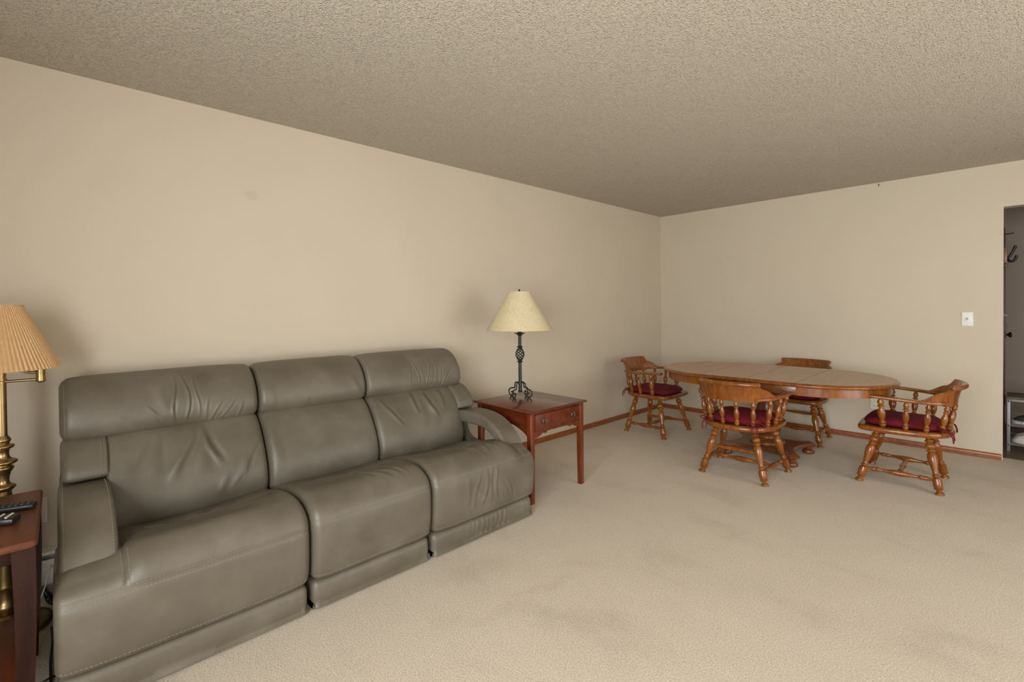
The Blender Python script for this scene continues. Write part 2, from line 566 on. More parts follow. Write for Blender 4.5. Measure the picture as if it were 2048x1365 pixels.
# back wall with the doorway cut out, soft rounded (drywall) corners
def rounded_panel(parts, name, mat):
    return struct(mesh(name, join(*parts), mat, smooth=False))
rounded_panel([extrude([(0, 0), (DX0, 0), (DX0, DZ), (DX1, DZ), (DX1, 0), (RX, 0), (RX, H), (0, H)], 'y', YB, YB + .12)], 'wall_back', M['wall'])
y0, y1, z0, z1 = PATIO
rounded_panel([box(RX, RX + .12, YR, y0, 0, H), box(RX, RX + .12, y1, YB + .12, 0, H), box(RX, RX + .12, y0, y1, z1, H),
               box(RX, RX + .12, y0, y1, 0, z0)], 'wall_right', M['wall'])
x0, x1, z0, z1 = PICT
rounded_panel([box(0, x0, YR - .12, YR, 0, H), box(x1, RX, YR - .12, YR, 0, H), box(x0, x1, YR - .12, YR, 0, z0),
               box(x0, x1, YR - .12, YR, z1, H)], 'wall_rear', M['wall'])

def window(name, axis, a0, a1, z0, z1, pos, panes):
    """frame and panes in a wall opening; axis = direction the window runs along"""
    def bx(a, b, d0, d1, c0, c1, bev=.004):
        return box(a, b, pos + d0, pos + d1, c0, c1, bev) if axis == 'x' else box(pos + d0, pos + d1, a, b, c0, c1, bev)
    fr = [bx(a0, a0 + .06, -.04, .04, z0, z1), bx(a1 - .06, a1, -.04, .04, z0, z1),
          bx(a0, a1, -.04, .04, z0, z0 + .06), bx(a0, a1, -.04, .04, z1 - .06, z1)]
    w = (a1 - a0) / panes
    for k in range(1, panes):
        fr.append(bx(a0 + k * w - .03, a0 + k * w + .03, -.03, .03, z0, z1))
    o = struct(mesh(name, join(*fr), M['vinyl'], angle=30))
    for k in range(panes):
        mesh('pane', bx(a0 + k * w + .03, a0 + (k + 1) * w - .03, -.003, .003, z0 + .05, z1 - .05, 0), M['glass'], o, smooth=False)
    return o
window('window_1', 'y', PATIO[0], PATIO[1], PATIO[2], PATIO[3], RX + .07, 2)
window('window_2', 'x', PICT[0], PICT[1], PICT[2], PICT[3], YR - .07, 3)

# stained wood base mouldings with a rounded top
def base_prof(th=.012, h=.051):
    return [(0, 0), (th, 0), (th, h * .55), (th * .92, h * .78), (th * .6, h * .94), (th * .2, h), (0, h)]
p = base_prof()
struct(mesh('baseboard_left', extrude([(a, b) for a, b in p], 'y', 1.72, YB - .001), M['trim'], angle=50))
struct(mesh('baseboard_back', extrude([(YB - a, b) for a, b in p], 'x', .0125, DX0 - .006), M['trim'], angle=50))
struct(mesh('baseboard_right', extrude([(RX - a, b) for a, b in p], 'y', YR + .013, PATIO[0]), M['trim'], angle=50))
struct(mesh('baseboard_rear', extrude([(YR + a, b) for a, b in p], 'x', 0.08, RX - .013), M['trim'], angle=50))

# hall behind the doorway
struct(mesh('floor', box(HX0 - .1, HX1 + .1, HY0 - .005, HY1 + .1, -0.12, -0.002), M['hall_floor'], smooth=False))
struct(mesh('ceiling', box(HX0 - .1, HX1 + .1, HY0, HY1 + .1, H, H + .12), M['ceiling'], smooth=False))
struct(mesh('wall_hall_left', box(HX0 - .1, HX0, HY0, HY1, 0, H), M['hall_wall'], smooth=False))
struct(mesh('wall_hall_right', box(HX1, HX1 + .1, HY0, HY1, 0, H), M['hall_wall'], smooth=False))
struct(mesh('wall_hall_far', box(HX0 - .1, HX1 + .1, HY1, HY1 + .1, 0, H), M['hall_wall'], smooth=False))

# ------------------------------------------------------------------ sofa
def loft_y(poly, ya, yb, er0, er1, N=150, Mst=90, disp=None, puff=0.0):
    """closed (x,z) profile swept along y with rounded ends; disp(x,y,z,nx,nz)->normal offset"""
    P = catmull(poly, 14, True)
    # resample evenly
    d = np.linalg.norm(np.roll(P, -1, 0) - P, axis=1)
    s = np.concatenate([[0], np.cumsum(d)])
    Pc = np.vstack([P, P[:1]])
    q = np.linspace(0, s[-1], N + 1)[:-1]
    P = np.stack([np.interp(q, s, Pc[:, 0]), np.interp(q, s, Pc[:, 1])], 1)
    area = 0.5 * np.sum(P[:, 0] * np.roll(P[:, 1], -1) - np.roll(P[:, 0], -1) * P[:, 1])
    if area < 0:
        P = P[::-1]
    t = np.roll(P, -1, 0) - np.roll(P, 1, 0)
    t /= np.linalg.norm(t, axis=1)[:, None]
    nrm = np.stack([t[:, 1], -t[:, 0]], 1)
    # stations: dense near the rounded ends
    k = 8
    a0 = np.linspace(0, math.pi / 2, k)
    st = [(ya + er0 * (1 - math.sin(a)) if False else ya + er0 * (1 - math.cos(a)), er0 * (1 - math.sin(a))) for a in a0]
    mid = np.linspace(ya + er0, yb - er1, Mst)[1:-1]
    st += [(y, 0.0) for y in mid]
    st += [(yb - er1 * (1 - math.cos(a)), er1 * (1 - math.sin(a))) for a in a0[::-1]]
    V = []
    yc, hw = (ya + yb) / 2, (yb - ya) / 2
    for y, ins in st:
        u = (y - yc) / hw
        off = -ins + puff * (1 - u ** 6)
        o = np.full(N, off)
        if disp is not None:
            o = o + disp(P[:, 0], np.full(N, y), P[:, 1], nrm[:, 0], nrm[:, 1])
        Q = P + nrm * o[:, None]
        V += [(a, y, b) for a, b in Q]
    n = len(st)
    Fc = []
    for i in range(n - 1):
        for j in range(N):
            j2 = (j + 1) % N
            Fc.append((i * N + j, i * N + j2, (i + 1) * N + j2, (i + 1) * N + j))
    Fc.append(tuple(range(N)))
    Fc.append(tuple((n - 1) * N + j for j in range(N)))
    def surf(x, y, z, e=.0008):
        """point on the cushion's skin nearest the profile point (x, z) at station y"""
        j = int(np.argmin((P[:, 0] - x) ** 2 + (P[:, 1] - z) ** 2))
        ins = 0.0
        for a, b, er in ((y - ya, 0, er0), (yb - y, 0, er1)):
            if a < er:
                c = max(0.0, min(1.0, 1 - a / er))
                ins = er * (1 - math.sqrt(max(0.0, 1 - c * c)))
        u = (y - yc) / hw
        off = -ins + puff * (1 - u ** 6) + e
        if disp is not None:
            off += float(disp(P[j:j + 1, 0], np.array([y]), P[j:j + 1, 1], nrm[j:j + 1, 0], nrm[j:j + 1, 1])[0])
        q_ = P[j] + nrm[j] * off
        return (q_[0], y, q_[1])
    loft_y.surf = surf
    loft_y.prof = P
    return V, Fc

def sstep(x, a, b):
    t = np.clip((x - a) / (b - a), 0, 1)
    return t * t * (3 - 2 * t)

def wrinkle_fn(items, lumps=0.003, seed=0, grooves=()):
    r_ = np.random.default_rng(seed)
    ph = r_.uniform(0, 6.28, (6, 3)); fr = r_.uniform(3, 11, (6, 3))
    def fn(x, y, z, nx, nz):
        o = np.zeros_like(x)
        for k in range(6):
            o += lumps / 3 * np.sin(fr[k, 0] * x + ph[k, 0]) * np.sin(fr[k, 1] * y + ph[k, 1]) * np.sin(fr[k, 2] * z + ph[k, 2])
        face = np.clip(np.maximum(nx, nz) * 1.6, 0, 1)
        for (mode, yy, slope, c0, c1, w, dep) in items:
            c = z if mode == 'z' else x
            ymid = yy + slope * (c - (c0 + c1) / 2) + 0.012 * np.sin((c - c0) * 23 + yy * 40)
            tp = sstep(c, c0, c0 + (c1 - c0) * .35) * (1 - sstep(c, c1 - (c1 - c0) * .35, c1))
            d_ = (y - ymid) / w
            o += face * tp * dep * (np.exp(-d_ * d_) - 0.55 * np.exp(-((d_ - 1.7) / 1.0) ** 2))
        for (mode, c0, w, dep, lo, hi) in grooves:
            # groove lines: 'z' -> horizontal seam on the front at height c0 ; 'x' -> across the top ; 'y' -> up-and-over
            c = {'z': z, 'x': x, 'y': y}[mode]
            lim = {'z': nx > 0.25, 'x': nz > 0.3, 'y': (np.maximum(nx, nz) > 0.3)}[mode]
            if mode == 'y':
                lim = lim & (x > lo) & (x < hi) & (z > .372)
            else:
                lim = lim & (y > lo) & (y < hi)
            d_ = (c - c0) / w
            o -= np.where(lim, dep * np.exp(-d_ * d_), 0)
        return o
    return fn

def stitches(path, n_off=0.0012, L=0.0075, gap=0.0045, w=0.0011):
    """row of little thread dashes along a dense polyline"""
    P = np.array(path)
    d = np.linalg.norm(np.diff(P, axis=0), axis=1)
    s = np.concatenate([[0], np.cumsum(d)])
    parts = []
    a = 0.0
    while a + L < s[-1]:
        p0 = [np.interp(a, s, P[:, i]) for i in range(3)]
        p1 = [np.interp(a + L, s, P[:, i]) for i in range(3)]
        parts.append(tube([p0, p1], w, 4))
        a += L + gap
    return join(*parts)

SEATP = [(1.036, .136), (1.060, .152), (1.073, .20), (1.079, .29), (1.076, .375), (1.054, .425), (1.005, .458), (.93, .474), (.83, .470),
         (.72, .450), (.60, .420), (.50, .395), (.42, .36), (.40, .25), (.50, .16), (.75, .135), (.95, .130)]
BASEP = [(1.030, .008), (1.046, .020), (1.052, .065), (1.047, .108), (1.030, .121), (.90, .128), (.40, .128), (.20, .12), (.19, .03), (.22, .012), (.6, .012)]
LOWP = [(.49, .372), (.525, .42), (.520, .50), (.480, .59), (.425, .67), (.375, .720), (.335, .744), (.27, .748), (.215, .70), (.22, .58), (.27, .45), (.36, .37)]
EARP = [(.455, .600), (.472, .622), (.450, .665), (.405, .715), (.345, .746), (.275, .748), (.235, .70), (.26, .63), (.34, .600)]
HEADP = [(.318, .742), (.356, .765), (.368, .815), (.348, .885), (.298, .950), (.235, .987), (.165, .995), (.105, .965), (.085, .88), (.10, .78), (.16, .742), (.24, .736)]
ARMP = [(.34, .566), (.46, .586), (.60, .597), (.72, .590), (.81, .565), (.885, .522), (.94, .465), (.972, .40), (.955, .370), (.915, .375),
        (.885, .425), (.835, .475), (.765, .508), (.68, .522), (.55, .522), (.43, .512), (.34, .500), (.325, .533)]

sofa = tag(empty('reclining_sofa', (0.6, 1.05, 0)), 'three-seat grey leather reclining sofa with curved open arms against the long wall', 'sofa')
def spart(name, vf, mat='leather', parent=sofa, angle=55):
    v, f = vf
    if parent is sofa:
        v = [(x - .6, y - 1.05, z) for x, y, z in v]
    else:
        v = [(x - .6, y - 1.05, z) for x, y, z in v]
    return mesh(name, (v, f), M[mat], parent, angle=angle)

SEAT_RANGE = [(-.034, .751), (.759, 1.363), (1.371, 2.118)]
def sag(y0, y1, d):
    def fn(x, y, z, nx, nz):
        u = (y - (y0 + y1) / 2) / ((y1 - y0) / 2)
        o = -d * np.clip(1 - u ** 2, 0, 1) * np.clip(nz, 0, 1) * (1 - sstep(x, .82, 1.0)) * sstep(x, .38, .55)
        # lower shelf of leather under each arm
        low = (1 - sstep(y, .09, .20)) + sstep(y, 1.93, 2.04)
        return o - .034 * low * np.clip(nz * 1.3, 0, 1)
    return fn
seat_w = [
    [('x', .42, -.5, .55, .70, .018, .007), ('x', .52, -.3, .55, .72, .02, .006), ('x', .33, .6, .58, .74, .03, -.005), ('x', .62, -.6, .56, .70, .02, .004), ('x', .25, .4, .6, .78, .035, .004)],
    [('x', 1.12, .25, .72, 1.03, .014, .006), ('x', 1.17, .35, .76, 1.04, .012, .0055), ('x', 1.22, .4, .72, 1.02, .013, .005), ('x', 1.06, .1, .8, 1.0, .014, .0035),
     ('x', .97, .0, .6, .85, .04, .005)],
    [('x', 1.72, .05, .68, 1.06, .012, .006), ('x', 1.78, .10, .66, 1.06, .012, .006), ('x', 1.85, .12, .66, 1.05, .012, .006), ('x', 1.60, .2, .64, .9, .02, .004), ('x', 1.66, .3, .6, .84, .016, .005),
     ('z', 1.70, .25, .17, .40, .011, .0045), ('z', 1.745, .18, .17, .41, .010, .0045), ('z', 1.64, .22, .18, .39, .012, .0035), ('z', 1.79, -.1, .17, .40, .010, .004), ('z', 1.88, -.3, .15, .34, .012, .004), ('z', 1.86, -.7, .15, .30, .013, .0035),
     ('z', 1.58, .2, .2, .4, .014, .0025)],
]
groove_y = [[('z', .368, .005, .006, -9, 9), ('y', .145, .006, .006, .84, 1.075), ('x', .73, .02, .006, .15, .73)],
            [('z', .392, .004, .004, -9, 9), ('x', .76, .02, .006, .80, 1.33)],
            [('z', .392, .004, .005, -9, 9), ('y', 2.02, .006, .005, .86, 1.075), ('x', .78, .016, .006, 1.42, 1.99)]]
for i, (ya, yb) in enumerate(SEAT_RANGE):
    wf = wrinkle_fn(seat_w[i], .004, 10 + i, groove_y[i])
    sg = sag(ya, yb, (.040, .022, .030)[i])
    fn = lambda x, y, z, nx, nz, wf=wf, sg=sg: wf(x, y, z, nx, nz) + sg(x, y, z, nx, nz)
    e0, e1 = ((.026, .036), (.034, .034), (.034, .026))[i]
    so = spart('seat', loft_y(SEATP, ya, yb, e0, e1, 190, 110, fn, .013))
    # thread rows beside the seams, laid on the leather
    surf, PF = loft_y.surf, loft_y.prof
    zg = groove_y[i][0][1]
    def front_x(zv):
        k = np.argmin(np.abs(PF[:, 1] - zv) + (PF[:, 0] < 1.0) * 9)
        return PF[k, 0]
    rows = []
    ys = np.linspace(ya + .012, yb - .012, 120)
    for dz in ((.008, -.008) if i < 2 else (.007,)):
        rows.append(stitches([surf(front_x(zg + dz), y, zg + dz) for y in ys]))
    rows.append(stitches([surf(front_x(.158), y, .158) for y in ys]))
    vg = [g for g in groove_y[i] if g[0] == 'y']
    for g in vg:
        top = [p_ for p_ in PF if p_[0] > .955 and p_[1] > zg + .004]
        top.sort(key=lambda p_: p_[1] * .3 - p_[0])
        for dy in (-.009, .009):
            rows.append(stitches([surf(p_[0], g[1] + dy, p_[1]) for p_ in top]))
    stuff(spart('stitching', join(*rows), 'thread', so))
    bo = spart('footrest_base', loft_y(BASEP, ya + .006, yb - .006, .026, .026, 90, 90,
               wrinkle_fn([('z', yb - .06, -.2, .04, .125, .006, .003), ('z', yb - .085, -.2, .04, .125, .006, .0025)]
                          + ([('z', 1.6 + .028 * k, .1 * math.sin(k), .02, .125, .007, .0035) for k in range(11)] if i == 2 else []), .002, 30 + i)))

LOW_RANGE = [(.128, .752), (.758, 1.364), (1.370, 1.990)]
low_w = [
    [('z', .40, .45, .50, .75, .020, .010), ('z', .33, .35, .54, .75, .024, -.008), ('z', .51, -.25, .54, .745, .016, .010), ('z', .46, .10, .50, .70, .03, .006), ('z', .25, .35, .58, .75, .026, -.006),
     ('z', .62, .5, .44, .60, .014, .004), ('z', .67, .6, .44, .66, .012, .004), ('z', .56, .35, .42, .54, .016, .004)],
    [('z', .80, .1, .45, .7, .02, .003)],
    [('z', 1.66, -.15, .60, .745, .016, .008), ('z', 1.77, -.2, .56, .745, .016, .009), ('z', 1.86, -.15, .6, .745, .02, .006), ('z', 1.47, -.5, .58, .74, .013, .004), ('z', 1.50, -.7, .55, .70, .012, .004), ('z', 1.72, .1, .50, .68, .03, -.005)],
]
for i, (ya, yb) in enumerate(LOW_RANGE):
    b = spart('lower_back_cushion', loft_y(LOWP, ya, yb, .012 if i == 0 else .030, .012 if i == 2 else .030, 150, 110, wrinkle_fn(low_w[i], .005, 50 + i), .014))
    if i != 1:
        pa, pb = (-.014, .136) if i == 0 else (1.982, 2.135)
        e = spart('back_wing', loft_y(EARP, pa, pb, .032 if i == 0 else .006, .006 if i == 0 else .036, 90, 40, wrinkle_fn([], .003, 60 + i), .004))
        surf, PF = loft_y.surf, loft_y.prof
        rows = []
        fr = sorted([p_ for p_ in PF if p_[0] > .33 and p_[1] > .618], key=lambda p_: p_[1])
        for yy in ((pb - .010, pb - .022) if i == 0 else (pa + .010, pa + .022)):
            rows.append(stitches([surf(p_[0], yy, p_[1]) for p_ in fr]))
        rows.append(stitches([surf(.470, y, .619) for y in np.linspace(pa + .02, pb - .012, 40)]))
        stuff(spart('stitching', join(*rows), 'thread', e))
HEAD_RANGE = [(-.014, .751), (.759, 1.363), (1.371, 2.105)]
head_w = [
    [('z', .385, -.06, .735, .995, .0060, .0050), ('z', .432, -.03, .735, 1.01, .0055, .0054), ('z', .475, .04, .75, .99, .005, .0034), ('z', .56, .55, .735, .86, .006, .0038), ('z', .60, .6, .735, .86, .006, .0038), ('z', .515, .35, .735, .88, .006, .003),
     ('z', .31, -.75, .735, .87, .007, .0038), ('z', .65, .5, .735, .84, .007, .003), ('z', .35, -.2, .76, .97, .02, .003), ('z', .20, -.5, .74, .84, .015, .003)],
    [('z', .81, .2, .745, .9, .02, .003), ('z', 1.30, -.2, .745, .9, .02, .003), ('z', 1.0, .1, .74, .82, .012, .002)],
    [('z', 1.72, -.05, .74, 1.0, .005, .0038), ('z', 1.815, .14, .735, 1.0, .0055, .0054), ('z', 1.865, .28, .735, .97, .005, .0042), ('z', 1.915, .42, .735, .95, .0055, .0042), ('z', 1.965, .55, .735, .92, .0055, .0036), ('z', 1.77, .0, .75, 1.0, .0045, .0028), ('z', 1.67, -.1, .75, .95, .006, .0022)],
]
for i, (ya, yb) in enumerate(HEAD_RANGE):
    e0, e1 = ((.040, .028), (.028, .028), (.028, .045))[i]
    h = spart('headrest', loft_y(HEADP, ya, yb, e0, e1, 130, 230, wrinkle_fn(head_w[i], .004, 70 + i), .010))
    surf, PF = loft_y.surf, loft_y.prof
    fr = sorted([p_ for p_ in PF if p_[0] > .24 and p_[1] > .75], key=lambda p_: p_[1])
    rows = []
    if i == 0:
        rows.append(stitches([surf(p_[0], ya + .016, p_[1]) for p_ in fr]))
    else:
        rows.append(stitches([surf(p_[0], ya + .012, p_[1]) for p_ in fr]))
    stuff(spart('stitching', join(*rows), 'thread', h))
for (ya, yb, i) in ((-.022, .136, 0), (1.972, 2.128, 1)):
    a = spart('armrest', loft_y(ARMP, ya, yb, .016, .016, 140, 40, wrinkle_fn([], .003, 80 + i), .002))
    surf = loft_y.surf
    top = catmull(ARMP, 14, True)[:7 * 14]
    rows = []
    for yy in (ya + .014, yb - .014):
        rows.append(stitches([surf(x, yy, z) for x, z in top]))
    stuff(spart('stitching', join(*rows), 'thread', a))
spart('back_frame', box(.09, .30, -.005, 2.10, .03, .735, .02, 3))
for (ya, yb) in ((-.018, .05), (2.05, 2.112)):
    spart('side_panel', loft_y([(.10, .05), (.55, .05), (.98, .05), (.985, .14), (.98, .36), (.8, .375), (.62, .375), (.46, .40), (.40, .5), (.34, .565), (.2, .57), (.10, .5), (.09, .2)], ya, yb, .012, .012, 90, 10))
spart('seat_frame', box(.30, .95, .03, 2.06, .05, .36, .01), 'liner')

# ------------------------------------------------------------------ dining table
TC, TROT = (1.634, 4.472), 0.012
TB, TL = .551, .358          # end radius and half straight length
table = tag(empty('dining_table', (TC[0], TC[1], 0), TROT), 'oval wooden pedestal dining table with two leaves in the far corner', 'table')
ZT = .717
def stad_ring(xs, side, d, z):
    """half outline from the cut x=xs round the end; side=+1 right, -1 left"""
    r_ = TB - d
    pts = [(xs, -r_, z)]
    for k in range(33):
        a = -math.pi / 2 + math.pi * k / 32
        pts.append((TL + r_ * math.cos(a), r_ * math.sin(a), z))
    pts.append((xs, r_, z))
    return [(side * (x if True else 0), y, zz) for x, y, zz in pts]
def leaf_ring(xa, xb, d, z):
    r_ = TB - d
    return [(xa, -r_, z), (xb, -r_, z), (xb, r_, z), (xa, r_, z)]
RIM = [(.030, .687), (.012, .687), (.004, .692), (.0, .700), (.002, .7065), (.008, .7115), (.014, .7125), (.020, .7165), (.024, .7168)]
LEAFX = .358
def top_piece(name, fn):
    s_ = mesh(name, rings([fn(.0245, .690), fn(.0245, .7164), fn(.0255, ZT)]), M['laminate'], table, angle=30)
    mesh('rim', rings([fn(d, z) for d, z in RIM] + [fn(.0246, .690)], True, True), M['maple'], s_, angle=50)
    return s_
gap = .0018
top_piece('table_top_half', lambda d, z: stad_ring(LEAFX + gap, 1, d, z))
top_piece('table_top_half', lambda d, z: stad_ring(LEAFX + gap, -1, d, z))
top_piece('table_leaf', lambda d, z: leaf_ring(gap, LEAFX - gap, d, z))
top_piece('table_leaf', lambda d, z: leaf_ring(-LEAFX + gap, -gap, d, z))
def apron_half(side):
    o1, o2 = .048, .068
    rs = []
    for d, z in ((o1, .621), (o1, .6869), (o2, .6869), (o2, .621)):
        rs.append(stad_ring(LEAFX + .001, side, d, z))
    V, Fc = [], []
    n = len(rs[0])
    for r_ in rs: V += r_
    for i in range(4):
        j = (i + 1) % 4
        for k in range(n - 1):
            Fc.append((i * n + k, i * n + k + 1, j * n + k + 1, j * n + k))
    Fc.append((0, n, 2 * n, 3 * n)); Fc.append((n - 1, 2 * n - 1, 3 * n - 1, 4 * n - 1))
    return V, Fc
mesh('apron', apron_half(1), M['maple'], table, angle=40)
mesh('apron', apron_half(-1), M['maple'], table, angle=40)
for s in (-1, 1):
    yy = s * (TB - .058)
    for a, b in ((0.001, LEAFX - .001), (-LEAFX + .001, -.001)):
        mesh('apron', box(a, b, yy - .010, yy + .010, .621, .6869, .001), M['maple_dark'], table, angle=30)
for yy in (-.2, .2):
    mesh('slide', box(-.62, .62, yy - .03, yy + .03, .64, .6869, .003), M['maple_dark'], table, angle=30)
# pedestal: base plate with concave sides on bun feet, turned column; its darker colour includes shade from the table top
def plate(scale, z):
    pts = []
    c, w = .315 * scale, .055 * scale
    corners = [(1, -1), (1, 1), (-1, 1), (-1, -1)]
    out = []
    for i in range(4):
        sx, sy = corners[i]
        a = (sx * c, sy * (c - w * 0.9)) if (sx * sy) < 0 else (sx * (c - w * .9), sy * c)
        # corner chamfer then the concave side to the next corner
        if i == 0: p0, p1 = (c - w, -c * .93), (c, -c * .93 + w); nx = (c, c * .93 - w)
        if i == 1: p0, p1 = (c, c * .93 - w), (c - w, c * .93); nx = (-c + w, c * .93)
        if i == 2: p0, p1 = (-c + w, c * .93), (-c, c * .93 - w); nx = (-c, -c * .93 + w)
        if i == 3: p0, p1 = (-c, -c * .93 + w), (-c + w, -c * .93); nx = (c - w, -c * .93)
        out.append(p0)
        for k in range(13):
            t = k / 12
            x = p1[0] + (nx[0] - p1[0]) * t; y = p1[1] + (nx[1] - p1[1]) * t
            q = math.sin(math.pi * t) ** 0.8 * .085
            out.append((x - q * (1 if i == 0 else -1 if i == 2 else 0), y - q * (1 if i == 1 else -1 if i == 3 else 0)))
    return [(x, y, z) for x, y in out]
mesh('pedestal_base', rings([plate(.96, .068), plate(.985, .072), plate(1.0, .080), plate(1.0, .086), plate(.975, .092), plate(.965, .098), plate(.94, .1)]), M['maple_dark'], table, angle=35)
BUN = smooth_prof([(0, .030), (.06, .042), (.22, .0475), (.45, .045), (.62, .034), (.72, .026), (.80, .028), (.86, .034), (1, .036)], 3)
for sx in (-1, 1):
    for sy in (-1, 1):
        mesh('foot', lathe((sx * .255, sy * .238, 0), (sx * .255, sy * .238, .069), BUN, 22), M['maple_dark'], table)
COLP = smooth_prof([(0, .135), (.03, .138), (.06, .12), (.09, .09), (.14, .088), (.22, .105), (.34, .112), (.46, .098), (.60, .078), (.72, .075), (.76, .09), (.80, .092), (.83, .08), (.9, .085), (1, .11)], 3)
mesh('column', lathe((0, 0, .10), (0, 0, .64), COLP, 30), M['maple_dark'], table)

# ------------------------------------------------------------------ captain's chairs
LEGP = [(0, .016), (.05, .0175), (.085, .0165), (.098, .0245), (.118, .0245), (.131, .0165), (.15, .020), (.185, .0285), (.22, .0265), (.25, .0165), (.262, .0262), (.282, .0262), (.295, .0175),
        (.33, .0255), (.39, .0288), (.46, .0268), (.58, .019), (.662, .0150), (.682, .0225), (.702, .0225), (.720, .0165), (.738, .0250), (.75, .0268), (.872, .0258), (.883, .0215), (.895, .0262), (.910, .0225), (.924, .0135),
        (.94, .0145), (.962, .022), (.985, .0265), (1.0, .0245)]
SPINP = [(0, .009), (.05, .0125), (.09, .0165), (.13, .0180), (.165, .0105), (.185, .0170), (.225, .0170), (.25, .0102), (.36, .0165), (.46, .0195), (.55, .0180), (.65, .0118), (.69, .0095), (.71, .0158), (.74, .0158),
         (.762, .0090), (.82, .0150), (.87, .0158), (.93, .0105), (1, .0085)]
STRP = [(0, .007), (.08, .0095), (.14, .0155), (.175, .0125), (.19, .0155), (.22, .0155), (.235, .0105), (.33, .0125), (.42, .0185), (.5, .0205), (.58, .0185), (.67, .0125), (.765, .0105), (.78, .0155), (.81, .0155), (.825, .0125), (.86, .0155), (.92, .0095), (1, .007)]
BARP = [(0, .007), (.15, .0105), (.5, .0165), (.85, .0105), (1, .007)]
SEAT_OUT = catmull([(0, -.288), (.11, -.274), (.195, -.222), (.245, -.13), (.266, -.02), (.270, .09), (.258, .185), (.228, .232), (.13, .246), (0, .250),
                    (-.13, .246), (-.228, .232), (-.258, .185), (-.270, .09), (-.266, -.02), (-.245, -.13), (-.195, -.222), (-.11, -.274)], 5, True)
RAIL = [(.272, .215), (.290, .165), (.294, .09), (.290, .0), (.278, -.09), (.248, -.17), (.195, -.235), (.115, -.278), (0, -.293)]
RAILF = catmull(RAIL + [(-x, y) for x, y in RAIL[-2::-1]], 6)
ZS, ZR = .412, .617

